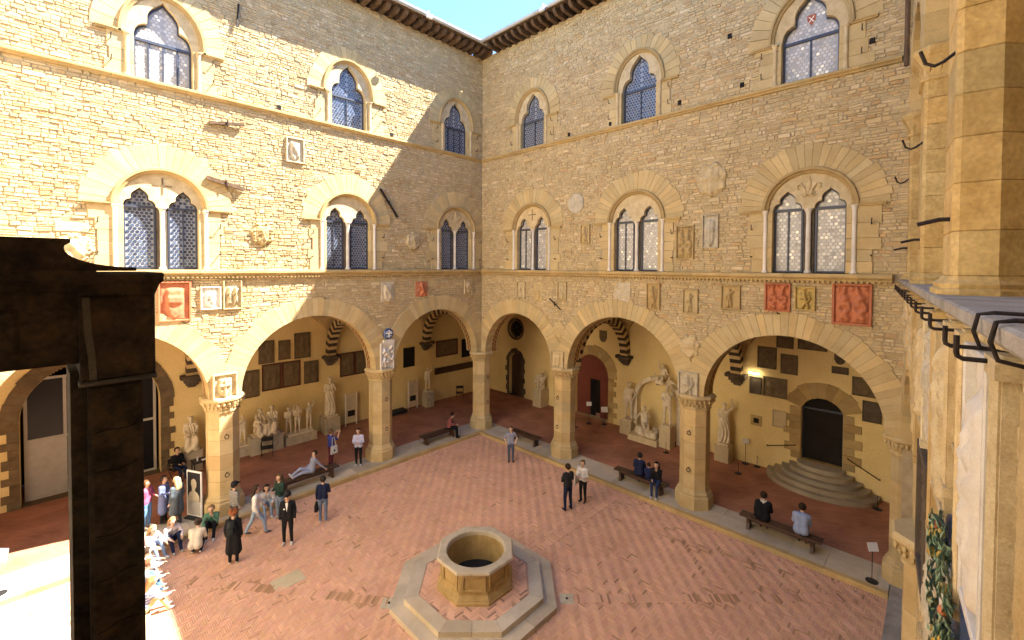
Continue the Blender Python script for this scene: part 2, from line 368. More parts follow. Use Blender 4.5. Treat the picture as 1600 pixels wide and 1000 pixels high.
TREF = [(1, 0), (.985, .16), (.93, .32), (.82, .45), (.68, .52), (.56, .55), (.545, .68), (.55, .82), (.50, .98), (.38, 1.14), (.22, 1.27), (.09, 1.38), (0, 1.47)]
def light_outline(cx, w, z0, zs, inset=0.0, tall=1.0):
    """ccw outline seen from the court, starting lower left"""
    w2 = w - inset
    up = [(cx + a * w2, zs + tall * b * (w2 if inset == 0 else w * 0.985 - inset * 0.6)) for a, b in TREF]
    return [(cx - w2, z0 + inset), (cx + w2, z0 + inset)] + up + [(2 * cx - x, z) for x, z in up[-2::-1]]
def inside(poly, x, z):
    c = False; n = len(poly)
    for i in range(n):
        (xa, za), (xb, zb) = poly[i], poly[i - 1]
        if (za > z) != (zb > z) and x < (xb - xa) * (z - za) / (zb - za) + xa: c = not c
    return c
def leaded_light(win, cx, w, z0, zs, pale, yg=0.27, bars=(0.0,), pitch=0.125, tall=1.0):
    out = light_outline(cx, w, z0, zs, 0, tall); inn = light_outline(cx, w, z0, zs, 0.055, tall)
    f = MB(); n = len(out); yf = yg - 0.06
    for (ya, A, B_) in ((yf, out, inn),):
        o = len(f.v)
        f.v.extend([(x, ya, z) for x, z in A]); f.v.extend([(x, ya, z) for x, z in B_]); f.v.extend([(x, yg + 0.01, z) for x, z in B_])
        for i in range(n):
            j = (i + 1) % n
            f.face((o + i, o + j, o + n + j, o + n + i)); f.face((o + n + i, o + n + j, o + 2 * n + j, o + 2 * n + i))
    f.box(cx - w, cx + w, yf - 0.01, yg + 0.012, zs - 0.045, zs + 0.045)
    for b in bars: f.box(cx + b * w - 0.022, cx + b * w + 0.022, yf + 0.005, yg + 0.012, z0, zs)
    f.tone = tone(0.9, 1.1, 0.02); f.build('frame', M['frame'], win)
    g = MB(); g.prism(inn, yg, yg + 0.02); g.tone = (1, 1, 1); g.build('pane', M['leadpale' if pale else 'lead'], win)
    r = MB(); k = 0; z = z0 + 0.07; R = pitch * 0.43
    while z < zs + 1.5 * w:
        x = cx - w + 0.06 + (pitch / 2 if k % 2 else 0)
        while x < cx + w:
            if inside(inn, x - R, z) and inside(inn, x + R, z) and inside(inn, x, z + R) and abs(z - zs) > R + 0.03 and all(abs(x - cx - b * w) > R * 0.6 for b in bars):
                rr = rng.random(); v = rng.uniform(0.75, 1.25)
                r.tone = (v, v, v * 1.05) if rr > 0.08 else (v * 1.8, v * 1.8, v * 1.7)
                tx, tz = rng.uniform(-.006, .006), rng.uniform(-.006, .006)
                ring = [(x + R * math.cos(a), yg - 0.008 + tx * math.cos(a) + tz * math.sin(a), z + R * math.sin(a)) for a in [2 * PI * q / 8 for q in range(8)]]
                r.add(ring, [tuple(range(8))])
            x += pitch
        z += pitch * 0.866; k += 1
    tag(r.build('rondel_glazing', M['rondel_pale' if pale else 'rondel_dark'], win), kind='stuff')
def swept_arch(mb, cx, cz, prof, a0=0.0, a1=PI, n=28):
    """prof: list of (radius, y)"""
    rs = [[(cx + r * math.cos(a0 + (a1 - a0) * k / n), y, cz + r * math.sin(a0 + (a1 - a0) * k / n)) for r, y in prof] for k in range(n + 1)]
    mb.rings(rs, 0, True, True)
def colonnette(win, x, y, z0, z1, r=0.06, m='marble'):
    c = MB(); c.tone = tone(0.95, 1.1, 0.02)
    c.lathe([(r * 1.5, z0), (r * 1.5, z0 + 0.05), (r * 1.15, z0 + 0.09), (r, z0 + 0.13), (r * 0.94, z1 - 0.2), (r * 1.1, z1 - 0.19), (r, z1 - 0.17), (r * 1.25, z1 - 0.08), (r * 1.75, z1 - 0.03), (r * 1.75, z1)], x, y, n=12, rot=0)
    c.build('colonnette', M[m], win, smooth=False)
def jambs(win, cx, wi, wo, z0, z1, y0=-0.03):
    for s in (-1, 1):
        z = z0
        while z < z1 - 0.02:
            zt = min(z + rng.uniform(0.34, 0.52), z1)
            if z1 - zt < 0.15: zt = z1
            e = wo + rng.uniform(-0.16, 0.16)
            a, b = sorted((cx + s * wi, cx + s * e)); mb = MB(); mb.tone = tone(0.88, 1.1, 0.03)
            mb.bbox(a, b, y0 - rng.uniform(0, .008), 0.5, z + 0.003, zt - 0.003, 0.008); mb.build('jamb_stone', M['ashlar'], win)
            z = zt
def lintels(win, cx, xa, xb, z):
    for s in (-1, 1):
        mb = MB(); a, b = sorted((cx + s * xa, cx + s * xb)); mb.tone = tone(0.9, 1.05, 0.02)
        mb.box(a, b, -0.12, 0.04, z, z + 0.045); mb.box(a + 0.01, b - 0.01, -0.09, 0.04, z - 0.05, z); mb.build('impost', M['pietra'], win)
def bifora(wing, cx, z0, pale, emblem=None, seed=0):
    zs = 11.58; R = 1.17; w = 0.43; off = 0.60
    mb = MB(); mb.tone = tone(1.0, 1.08, 0.02)
    pl, pr = light_outline(cx - off, w, z0, zs), light_outline(cx + off, w, z0, zs)
    poly = [(cx - R, zs), (cx - off - w, zs)] + pl[2:][::-1][1:-1] + [(cx - off + w, zs), (cx + off - w, zs)] + pr[2:][::-1][1:-1] + [(cx + off + w, zs), (cx + R, zs)] + arc(cx, zs, R, 0, PI, 24)[1:-1]
    mb.prism(poly, 0.05, 0.24)
    win = mb.build('window', M['gold'], wing)
    h = MB(); h.tone = tone(0.82, 0.95, 0.02); swept_arch(h, cx, zs, [(R - 0.01, 0.2), (R - 0.01, -0.02), (R + 0.05, -0.06), (R + 0.09, -0.13), (R + 0.17, -0.13), (R + 0.19, -0.05), (R + 0.19, 0.2)]); h.build('hood_mould', M['pietra'], win)
    voussoirs(win, cx, zs, R + 0.17, 2.12, 25, -0.03, 0.5, M['ashlar'], 0.06)
    jambs(win, cx, off + w, 1.78, z0, zs)
    lintels(win, cx, 1.16, 2.0, zs)
    for s in (-1, 0, 1): colonnette(win, cx + s * 1.24, -0.05 if s else 0.12, z0, zs, 0.062 if s else 0.075)
    mp = MB(); mp.box(cx - 0.15, cx + 0.15, 0.2, 0.35, z0, zs); mp.build('mullion', M['darkstone'], win)
    for s in (-1, 1): leaded_light(win, cx + s * off, w, z0 + 0.02, zs, pale, bars=() if (seed + s) % 3 else (0.0,))
    if emblem == 'cross':
        e = MB(); e.tone = (0.30, 0.27, 0.24); e.box(cx - 0.27, cx + 0.27, 0.035, 0.06, zs + 0.73, zs + 0.77); e.box(cx - 0.02, cx + 0.02, 0.033, 0.06, zs + 0.45, zs + 1.02); e.build('cross', M['gold'], win)  # raised bars darkened to stand in for the shade in cut grooves
    if emblem == 'lily':
        e = MB(); e.tone = tone(1.0, 1.1, 0.01); zc = zs + 0.62
        e.lathe([(0.02, zc - 0.2), (0.07, zc), (0.09, zc + 0.22), (0.02, zc + 0.46)], cx, 0.04, n=8, sy=0.6)
        for s in (-1, 1):
            e.tube([(cx + s * 0.05, 0.03, zc - 0.18), (cx + s * 0.12, 0.02, zc + 0.06), (cx + s * 0.22, 0.02, zc + 0.2), (cx + s * 0.32, 0.02, zc + 0.17), (cx + s * 0.33, 0.03, zc + 0.06), (cx + s * 0.26, 0.03, zc + 0.03)], 0.05, 6, r1=0.025)
            e.tube([(cx + s * 0.04, 0.03, zc - 0.1), (cx + s * 0.13, 0.03, zc - 0.2), (cx + s * 0.2, 0.03, zc - 0.16)], 0.03, 6)
        e.box(cx - 0.16, cx + 0.16, 0.0, 0.06, zc - 0.13, zc - 0.07); e.build('lily', M['gold'], win)
    for s in (-1, 1):   # iron cramps beside the jambs
        for zz, kind in ((z0 + 1.55, 1), (z0 + 0.55, 0)):
            k = MB(); x = cx + s * 1.66
            if kind: k.tube([(x, 0, zz), (x, -0.16, zz - 0.04), (x + 0.01, -0.22, zz + 0.14)], 0.016)
            else: k.tube([(x, 0, zz), (x, -0.2, zz + 0.02)], 0.02)
            k.build('iron_hook', M['iron'], win)
    return win
def monofora(wing, cx, z0, pale, crest=False, seed=0):
    zs = 17.22; w = 0.80; R = 1.02; zc = 17.45
    mb = MB(); mb.tone = tone(1.0, 1.08, 0.02)
    pl = light_outline(cx, w, z0, zs, 0, 1.2)
    # pointed outer arch outline
    outer = [(cx + R * 1.02 * math.cos(a), zs + 0.0 + (1.46 * R) * math.sin(a) ** 0.9) for a in [PI * k / 24 for k in range(25)]]
    poly = [(cx - R * 1.02, zs), (cx - w, zs)] + pl[2:][::-1][1:-1] + [(cx + w, zs), (cx + R * 1.02, zs)] + outer[1:-1]
    mb.prism(poly, 0.04, 0.24)
    win = mb.build('window', M['gold'], wing)
    h = MB(); h.tone = tone(0.82, 0.95, 0.02)
    rs = []
    for k in range(29):
        a = PI * k / 28
        px, pz = cx + R * 1.02 * math.cos(a), zs + 1.46 * R * (math.sin(a) ** 0.9 if 0 < k < 28 else 0)
        d = Vector((math.cos(a), 0, math.sin(a) * 1.0)).normalized()
        rs.append([(px + d.x * t, y, pz + d.z * t) for t, y in ((-0.01, 0.2), (-0.01, -0.02), (0.05, -0.06), (0.08, -0.12), (0.15, -0.12), (0.17, -0.05), (0.17, 0.2))])
    h.rings(rs); h.build('hood_mould', M['pietra'], win)
    # voussoirs following the pointed arch
    n = 19
    for k in range(n):
        b0, b1 = PI * k / n + .004, PI * (k + 1) / n - .004; mb = MB(); mb.tone = tone(0.86, 1.12, 0.04); y = -0.03 - rng.uniform(0, .012)
        def P(b, t, yy):
            px, pz = cx + R * 1.02 * math.cos(b), zs + 1.46 * R * max(math.sin(b), 0) ** 0.9
            return (px + t * math.cos(b), yy, pz + t * math.sin(b))
        t0, t1 = 0.14, 0.80 + rng.uniform(-.05, .05) - 0.12 * math.sin(b0)
        mb.add([P(b0, t0, .5), P(b1, t0, .5), P(b1, t1, .5), P(b0, t1, .5), P(b0, t0, y), P(b1, t0, y), P(b1, t1, y), P(b0, t1, y)],
               [(7, 6, 5, 4), (4, 5, 1, 0), (5, 6, 2, 1), (6, 7, 3, 2), (7, 4, 0, 3)]); mb.build('voussoir', M['ashlar'], win)
    jambs(win, cx, w, 1.55, z0, zs); lintels(win, cx, 1.02, 1.75, zs)
    for s in (-1, 1): colonnette(win, cx + s * 0.98, -0.05, z0, zs, 0.062, 'gold')
    leaded_light(win, cx, w, z0 + 0.02, zs, pale, bars=(0.0,) if seed % 2 else (-0.5, 0.0, 0.5), tall=1.2)
    if crest:
        e = MB(); e.tone = (0.8, 0.75, 0.9); e.prism([(cx - .12, zs + .8), (cx - .12, zs + .62), (cx, zs + .45), (cx + .12, zs + .62), (cx + .12, zs + .8)], 0.245, 0.262); e.build('glass_crest', M['terracotta'], win)
        e = MB(); e.tone = (1.2, 1.2, 1.2)
        for s in (-1, 1): e.hexa([(cx - s * .085, .238, zs + .55), (cx - s * .055, .238, zs + .55), (cx - s * .055, .244, zs + .55), (cx - s * .085, .244, zs + .55), (cx + s * .055, .238, zs + .74), (cx + s * .085, .238, zs + .74), (cx + s * .085, .244, zs + .74), (cx + s * .055, .244, zs + .74)])
        e.build('crest_cross', M['paint_w'], win)
    for s in (-1, 1):
        for zz in (z0 + 1.1, z0 + 0.4):
            k = MB(); x = cx + s * 1.38; k.tube([(x, 0, zz), (x, -0.16, zz - 0.04), (x + 0.01, -0.2, zz + 0.12)], 0.016); k.build('iron_hook', M['iron'], win)
    return win
def string_course(wing, x0, x1, z, h, out, dent=True, m='pietra', top=None, step=1.0):
    x = x0; first = None
    while x < x1 - 0.01:
        e = min(x + step * rng.uniform(0.8, 1.25), x1)
        if x1 - e < 0.3: e = x1
        mb = MB(); mb.tone = tone(0.9, 1.1, 0.03)
        prof = [(0.02, z), (-out * 0.45, z + 0.01), (-out * 0.55, z + h * 0.3), (-out * 0.85, z + h * 0.45), (-out, z + h * 0.55), (-out, z + h * 0.9), (-out * 0.9, z + h), (0.02, z + h)]
        mb.rings([[(x + 0.003, y, zz) for y, zz in prof], [(e - 0.003, y, zz) for y, zz in prof]])
        o = mb.build('string_stone', M[m], wing); x = e
        first = first or o
    if dent:
        mb = MB(); x = x0 + 0.05
        while x < x1 - 0.1: mb.box(x, x + 0.07, -out * 0.72, 0, z - 0.035, z + 0.03); x += 0.14
        tag(mb.build('dentil_band', M[m], wing), kind='stuff')
def eaves(wing, x0, x1, mitre0=0, mitre1=0, ov=1.0):
    """roof with boards, rafters and gutter; mitre flags shorten the rafters where two roofs meet"""
    r = MB()
    r.add([(x0, -ov, ZE + 0.20), (x1, -ov, ZE + 0.20), (x1, 7, ZE + 2.0), (x0, 7, ZE + 2.0), (x0, -ov, ZE + 0.32), (x1, -ov, ZE + 0.32), (x1, 7, ZE + 2.2), (x0, 7, ZE + 2.2)],
          [(3, 2, 1, 0), (4, 5, 6, 7), (0, 1, 5, 4), (1, 2, 6, 5), (2, 3, 7, 6), (3, 0, 4, 7)])
    roof = r.build('roof', M['rafter'], wing)
    x = x0 + 0.2
    while x < x1 - 0.05:
        mb = MB(); mb.tone = tone(0.75, 1.15, 0.05); a, b = x, x + 0.17
        prof = [(0.15, ZE - 0.05), (-0.45, ZE - 0.05), (-0.52, ZE - 0.02), (-0.60, ZE - 0.06), (-0.71, ZE - 0.03), (-0.82, ZE + 0.05), (-0.88, ZE + 0.16), (-0.88, ZE + 0.215), (0.15, ZE + 0.30)]
        lim = None
        if mitre1 and x1 - x < 0: pass
        mb.rings([[(a, y, z) for y, z in prof], [(b, y, z) for y, z in prof]]); mb.build('rafter', M['rafter'], roof); x += 0.46
    t = MB(); x = x0
    while x < x1:
        t.tone = tone(0.8, 1.2, 0.06)
        for k in range(4):
            y0 = -ov + 0.05 + k * 0.42; zz = ZE + 0.34 + (y0 + ov) * 0.225
            t.rings([[(x + 0.11 + 0.10 * math.cos(q), yy, z_ + 0.07 * math.sin(q)) for q in [PI * i / 5 for i in range(6)]] for yy, z_ in ((y0, zz), (y0 + 0.45, zz + 0.1))], closed=False, caps=False)
        x += 0.23
    tag(t.build('tiles', M['tile'], roof), kind='stuff')
    g = MB(); rs = []
    for xx in (x0, x1): rs.append([(xx, -ov - 0.05 + 0.10 * math.cos(PI + q), ZE + 0.33 + 0.12 * math.sin(PI + q)) for q in [PI * i / 7 for i in range(8)]] + [(xx, -ov + 0.04, ZE + 0.35), (xx, -ov - 0.14, ZE + 0.35)])
    g.rings(rs); g.build('gutter', M['zinc'], roof)
    return roof

# ================================================================== GROUND
g = MB(); g.box(-150, 150, -150, 150, -0.5, -0.06); tag(g.build('ground', M['grout']), kind='structure')
WC = (-8.72, -9.55)   # well centre
KERB = 0.625
def brick_floor():
    mb = MB(); mb.box(-15.75, -KERB, -19.6, -KERB, -0.06, -0.012)
    mb.box(-21.5, -15.75, -26, -KERB, -0.058, -0.013)
    fl = tag(mb.build('courtyard_floor', M['grout']), kind='structure')
    W = 0.050; n = 5; big = MB(); items = []
    X0, X1, Y0, Y1 = -19.5, -KERB - 0.02, -19.3, -KERB - 0.02
    bands = [((-6.95, -11.93), (-1.3, -17.6)), ((-5.9, -9.7), (-1.0, -9.75)), ((-10.8, -8.2), (-14.6, -3.2))]
    def inband(x, y):
        for (a, b), (c, d) in bands:
            L = math.hypot(c - a, d - b); ux, uy = (c - a) / L, (d - b) / L
            t = (x - a) * ux + (y - b) * uy; s = -(x - a) * uy + (y - b) * ux
            if -0.1 < t < L and abs(s) < 0.12: return True
        return False
    def ok(x, y):
        if x > X1 or y > Y1 or x < X0 or y < Y0: return False
        dx, dy = abs(x - WC[0]), abs(y - WC[1])
        if max(dx, dy, (dx + dy) * 0.7071) < 2.29: return False
        if -16.6 < x < -15.7 and y > -9.5: return False
        if y > -KERB - 0.16 or x > -KERB - 0.16: return False
        return inview((x, y, 0), 1.05) is not None and not inband(x, y)
    ni = int((X1 - X0) / W) + 2; nj = int((Y1 - Y0) / W) + 2
    for i in range(ni):
        for j in range(nj):
            s = (i - j) % (2 * n)
            if s == 0: bw, bh = n, 1
            elif s == 2 * n - 1: bw, bh = 1, n
            else: continue
            x, y = X0 + i * W, Y0 + j * W
            if ok(x + bw * W / 2, y + bh * W / 2): items.append((x, y, x + bw * W, y + bh * W, 0))
    # soldier courses along the kerbs and the diagonal bands
    for k in range(int(19 / 0.07)):
        y = -KERB - 0.2 - k * 0.07
        if y > -19: items.append((-KERB - 0.17, y, -KERB - 0.005, y + 0.062, 0))
        x = -KERB - 0.2 - k * 0.07
        if x > -18.8: items.append((x, -KERB - 0.17, x + 0.062, -KERB - 0.005, 0))
    sc_ = []
    for k, (a, b, c, d, r) in enumerate(items):
        z = inview(((a + c) / 2, (b + d) / 2, 0), 1.0); sc_.append((z if z else 99, k))
    sc_.sort(); single = {k for _, k in sc_[:300]}
    def streak(x, y):   # damp dark drains: along the diagonal band and near the right kerb
        v = 0
        for (a, b), (c, d) in bands[:1] + [((-2.6, -11.6), (-1.2, -17.5))] + bands[2:]:
            L = math.hypot(c - a, d - b); ux, uy = (c - a) / L, (d - b) / L
            t = (x - a) * ux + (y - b) * uy; s = abs(-(x - a) * uy + (y - b) * ux)
            if -0.2 < t < L + 0.2: v = max(v, 1 - s / 0.45)
        return max(0, v)
    def bt(x, y):
        big_n = pnoise(Vector((x * 0.35, y * 0.35, 3))) ; med = pnoise(Vector((x * 1.7, y * 1.7, 9)))
        b = rng.uniform(0.93, 1.07) + 0.14 * big_n + 0.10 * med
        worn = 0.5 + 0.5 * pnoise(Vector((x * 0.9, y * 0.9, 21)))
        fine_ = pnoise(Vector((x * 2.6, y * 2.6, 33)))
        dk = (0.006 + 0.5 * max(0, worn - 0.5) * max(0, fine_ + .1) * 3 * (1 if y < -6 or x < -9 else .3)) + 0.8 * streak(x, y) * max(0, min(1, (fine_ + worn * .6 - .25) * 2.5))
        if rng.random() < dk: k = rng.uniform(0.52, 0.82); return (b * k, b * k * 0.99, b * k * 0.84)
        if rng.random() < 0.10: return (b * 1.08, b * 1.12, b * 1.08)
        return (b, b * rng.uniform(0.94, 1.04), b * rng.uniform(0.9, 1.08))
    def one(mb, a, b, c, d, r, dz=0.0):
        mb.tone = bt((a + c) / 2, (b + d) / 2); e = 0.0035; z = rng.uniform(-0.004, 0.005) + dz
        tl = lambda: z + rng.uniform(-0.003, 0.003)
        vs = [(a + e, b + e, -0.03), (c - e, b + e, -0.03), (c - e, d - e, -0.03), (a + e, d - e, -0.03), (a + e * 1.6, b + e * 1.6, tl()), (c - e * 1.6, b + e * 1.6, tl()), (c - e * 1.6, d - e * 1.6, tl()), (a + e * 1.6, d - e * 1.6, tl())]
        if r:
            mx, my = (a + c) / 2, (b + d) / 2; cr, sr = math.cos(r), math.sin(r)
            vs = [(mx + (x - mx) * cr - (y - my) * sr, my + (x - mx) * sr + (y - my) * cr, zz) for x, y, zz in vs]
        mb.add(vs, [(4, 5, 6, 7), (0, 1, 5, 4), (1, 2, 6, 5), (2, 3, 7, 6), (3, 0, 4, 7)])
    for (a, b), (c, d) in bands:
        L = math.hypot(c - a, d - b); an = math.atan2(d - b, c - a); k = 0
        while k * 0.068 < L:
            px, py = a + (c - a) * k * 0.068 / L, b + (d - b) * k * 0.068 / L
            one(big, px - 0.033, py - 0.155, px + 0.033, py + 0.155, an, .007); k += 1
    for k, it in enumerate(items):
        if k in single:
            mb = MB(); one(mb, *it); mb.build('brick', M['brick'], fl)
        else: one(big, *it)
    tag(big.build('herringbone_bricks', M['brick'], fl), kind='stuff')
    s = MB(); s.tone = (1.05, 1.05, 0.95); s.box(-12.95, -12.1, -5.55, -4.95, -0.02, 0.008); s.build('drain_slab', M['greystone'], fl)
brick_floor()
# raised kerb strips of grey slabs around the court and the loggia floors behind them
def slabs(name, along, a0, a1, b0, b1, z, label_kind='structure', edge=0.2):
    base = MB(); f = (lambda a, b, c, d, zz0, zz1, mb: mb.box(a, b, c, d, zz0, zz1)) if along == 'x' else (lambda a, b, c, d, zz0, zz1, mb: mb.box(c, d, a, b, zz0, zz1))
    f(a0, a1, b0 + 0.02, b1, -0.05, z - 0.03, base); k = tag(base.build(name, M['greystone']), kind=label_kind)
    a = a0
    while a < a1 - 0.01:
        e = min(a + rng.uniform(0.9, 1.7), a1)
        mb = MB(); mb.tone = tone(0.85, 1.15, 0.03); f(a + 0.004, e - 0.004, b0, b0 + edge, -0.03, z + rng.uniform(-.002, .002), mb); mb.build('kerbstone', M['pietra'], k)
        m2 = b0 + edge + (b1 - b0 - edge) * rng.uniform(0.45, 0.6)
        for c, d in ((b0 + edge, m2), (m2, b1)):
            mb = MB(); mb.tone = tone(0.82, 1.15, 0.03); f(a + 0.004, e - 0.004, c + 0.004, d - 0.004, 0.0, z + rng.uniform(-.003, .003), mb); mb.build('paving_slab', M['greystone'], k)
        a = e
KZ = 0.15
slabs('kerb', 'x', -21.4, 0.95, -KERB, 0.9, KZ)
def slabs_b():
    base = MB(); base.box(-KERB + 0.02, 0.9, -18.3, -KERB - 0.0, -0.05, KZ - 0.03); k = tag(base.build('kerb', M['greystone']), kind='structure')
    y = -KERB - 0.003
    while y > -18.3:
        e = max(y - rng.uniform(0.9, 1.7), -18.4); m2 = rng.uniform(0.2, 0.35)
        for c, d, m in ((-KERB, -KERB + 0.2, 'pietra'), (-KERB + 0.2, m2, 'greystone'), (m2, 0.9, 'greystone')):
            mb = MB(); mb.tone = tone(0.84, 1.15, 0.03); mb.box(c + 0.003, d - 0.003, e + 0.004, y - 0.004, -0.03, KZ + rng.uniform(-.003, .003)); mb.build('kerbstone' if m == 'pietra' else 'paving_slab', M[m], k)
        y = e
slabs_b()
k = MB(); k.box(-16.5, -15.68, -9.4, -KERB - 0.02, -0.05, 0.16); tag(k.build('kerb', M['greystone']), kind='structure')
k = MB(); k.box(-8.0, 0.3, -19.6, -18.42, -0.05, 0.17); tag(k.build('kerb', M['ledge']), kind='structure')
def floor_mat():
    m = bpy.data.materials.new('loggia_brick_floor'); m.use_nodes = True; N = m.node_tree.nodes; L = m.node_tree.links
    b = N['Principled BSDF']; b.inputs['Roughness'].default_value = 0.85; b.inputs['Specular IOR Level'].default_value = 0.2
    tc = N.new('ShaderNodeTexCoord'); mp = N.new('ShaderNodeMapping'); mp.inputs['Rotation'].default_value = (0, 0, PI / 4); L.new(tc.outputs['Object'], mp.inputs[0])
    br = N.new('ShaderNodeTexBrick'); br.inputs['Scale'].default_value = 1; br.inputs['Brick Width'].default_value = 0.3; br.inputs['Row Height'].default_value = 0.075; br.inputs['Mortar Size'].default_value = 0.006
    br.inputs['Color1'].default_value = (0.44, 0.205, 0.12, 1); br.inputs['Color2'].default_value = (0.38, 0.165, 0.095, 1); br.inputs['Mortar'].default_value = (0.24, 0.12, 0.075, 1)
    L.new(mp.outputs[0], br.inputs['Vector'])
    nz = N.new('ShaderNodeTexNoise'); nz.inputs['Scale'].default_value = 0.9; nz.inputs['Detail'].default_value = 6; L.new(tc.outputs['Object'], nz.inputs['Vector'])
    r = N.new('ShaderNodeMapRange'); r.inputs[1].default_value = 0.3; r.inputs[2].default_value = 0.7; r.inputs[3].default_value = 0.72; r.inputs[4].default_value = 1.2; L.new(nz.outputs[0], r.inputs[0])
    mx = N.new('ShaderNodeMix'); mx.data_type = 'RGBA'; mx.blend_type = 'MULTIPLY'; mx.inputs[0].default_value = 1; L.new(br.outputs[0], mx.inputs[6]); L.new(r.outputs[0], mx.inputs[7]); L.new(mx.outputs[2], b.inputs['Base Color'])
    bp = N.new('ShaderNodeBump'); bp.inputs['Strength'].default_value = 0.25; bp.inputs['Distance'].default_value = 0.01; L.new(br.outputs['Fac'], bp.inputs['Height']); bp.invert = True; L.new(bp.outputs[0], b.inputs['Normal'])
    return m
M['loggiafloor'] = floor_mat()
f = MB(); f.box(-21.4, 7.2, 0.905, 8.5, -0.05, KZ - 0.004); f.box(0.905, 8.5, -24, 0.895, -0.05, KZ - 0.004); f.box(-8.0, 0.895, -24, -19.6, -0.05, KZ - 0.006)
tag(f.build('loggia_floor', M['loggiafloor']), kind='structure')

# ================================================================== THE WINGS
PA = [0.15, -6.25, -12.95, -19.45]      # pillar centres along the left front
PB = [5.8, 12.35, 18.6]                 # along the right front
HW = 0.50
archA = [(-0.38, -5.72), (-6.78, -12.42), (-13.48, -18.95)]
archB = [(0.38, 5.28), (6.32, 11.84), (12.86, 18.2)]
winA = [(-1.9, 9.44), (-8.08, 9.44), (-14.77, 9.44)]
winB = [(3.9, 9.44), (9.88, 9.44), (16.13, 9.44)]
upA = [-1.9, -8.05, -14.68]; upB = [3.9, 9.95, 16.08]
wingA = tag(empty('palace_wing', FA), 'golden stone wing with the diagonal sun shadow across its windows', 'building')
wingB = tag(empty('palace_wing', FB), 'shaded stone wing with red terracotta crests above its arcade', 'building')
wingC = tag(empty('palace_wing', FC), 'wing with octagonal loggia piers above a ledge crowded with carved arms', 'building')
wingD = tag(empty('palace_wing', FD), 'unseen plain wing beside the stairs, paled to bounce sunlight into the court', 'building')
RECT = {'A': [], 'B': []}                # plaques that take the place of rubble
def blockers(arches, wins, ups, extra):
    bl = []
    for a, b in arches:
        c, r = (a + b) / 2, abs(a - b) / 2
        bl += [disc(c, SPR, r + ARW - 0.03), rect(min(a, b), max(a, b), -1, SPR + 0.001)]
    for x, z in wins: bl += [rect(x - 1.70, x + 1.70, z - .02, 11.6), disc(x, 11.58, 2.07)]
    for x in ups:
        bl += [rect(x - 1.45, x + 1.45, Z2, 17.23)]
        def pf(z, x=x):
            t = (z - 17.22) / (1.49 + 0.64)
            if not 0 <= t < 1: return None
            h = 1.72 * math.sqrt(max(0, 1 - t ** 2.1)); return (x - h, x + h)
        bl.append(pf)
    return bl + extra
# carved panels let into the fronts: (front, x centre, z centre, width, height, kind, material, label, framed)
def seg(p, a, b):
    ax, ay = a; bx, by = b; dx, dy = bx - ax, by - ay
    t = max(0, min(1, ((p[0] - ax) * dx + (p[1] - ay) * dy) / (dx * dx + dy * dy + 1e-9)))
    return math.hypot(p[0] - ax - t * dx, p[1] - ay - t * dy)
def strokes_for(kind, r):
    S = []
    def fig(cx, s, h=1):
        S.extend([((cx, .55 * s), (cx, .6 * s), .16 * s, 1), ((cx, .3 * s), (cx, -.1 * s), .2 * s, .9), ((cx - .1 * s, -.1 * s), (cx - .16 * s, -.85 * s), .12 * s, .8), ((cx + .1 * s, -.1 * s), (cx + .2 * s, -.8 * s), .12 * s, .8),
                  ((cx - .15 * s, .3 * s), (cx - .4 * s, -.05 * s), .09 * s, .8), ((cx + .15 * s, .3 * s), (cx + .35 * s, .5 * s), .09 * s, .8)])
    if kind == 'figure': fig(r.uniform(-.1, .1), 1)
    elif kind == 'lion': S.extend([((-.1, .6), (-.05, .65), .22, 1), ((-.05, .4), (.15, -.3), .22, 1), ((.15, -.3), (-.2, -.8), .13, .9), ((.2, -.3), (.4, -.85), .13, .9), ((-.1, .25), (-.5, .45), .1, .9), ((-.05, .0), (-.5, .0), .1, .9), ((.25, -.4), (.6, 0), .07, .8), ((.6, 0), (.4, .55), .08, .8)])
    elif kind == 'knights':
        for cx in (-.45, .45):
            S.extend([((cx, .25), (cx + r.uniform(-.1, .1), .3), .25, 1), ((cx, .5), (cx + r.uniform(-.15, .25), .9), .12, .9), ((cx - .2, -.05), (cx + .25, -.02), .14, .7), ((cx - .22, -.4), (cx + .2, -.75), .2, .8), ((cx + .15, -.4), (cx - .15, -.7), .2, .8), ((cx - .3, .05), (cx - .35, -.35), .08, .8), ((cx + .3, .05), (cx + .38, -.3), .09, .8)])
        S.extend([((-.8, .8), (-.75, .8), .12, .6), ((0, .85), (.05, .85), .12, .6), ((.75, .85), (.8, .85), .12, .6)])
    elif kind == 'scene':
        for _ in range(16):
            x, y = r.uniform(-.8, .8), r.uniform(-.8, .8); a = r.uniform(0, 7); S.append(((x, y), (x + .35 * math.cos(a), y + .35 * math.sin(a)), r.uniform(.08, .2), r.uniform(.5, 1)))
    elif kind == 'two':
        fig(-.4, .8); fig(.4, .8)
    return S
def shield_mask(x, y, s=0.72):
    """inside depth of a heater shield"""
    x, y = x / s, y / s
    w_ = 0.8 if y > -0.1 else 0.8 * math.sqrt(max(0, 1 - ((y + 0.1) / 1.0) ** 2)) if y > -1.1 else 0
    return min(w_ - abs(x), 0.95 - y)
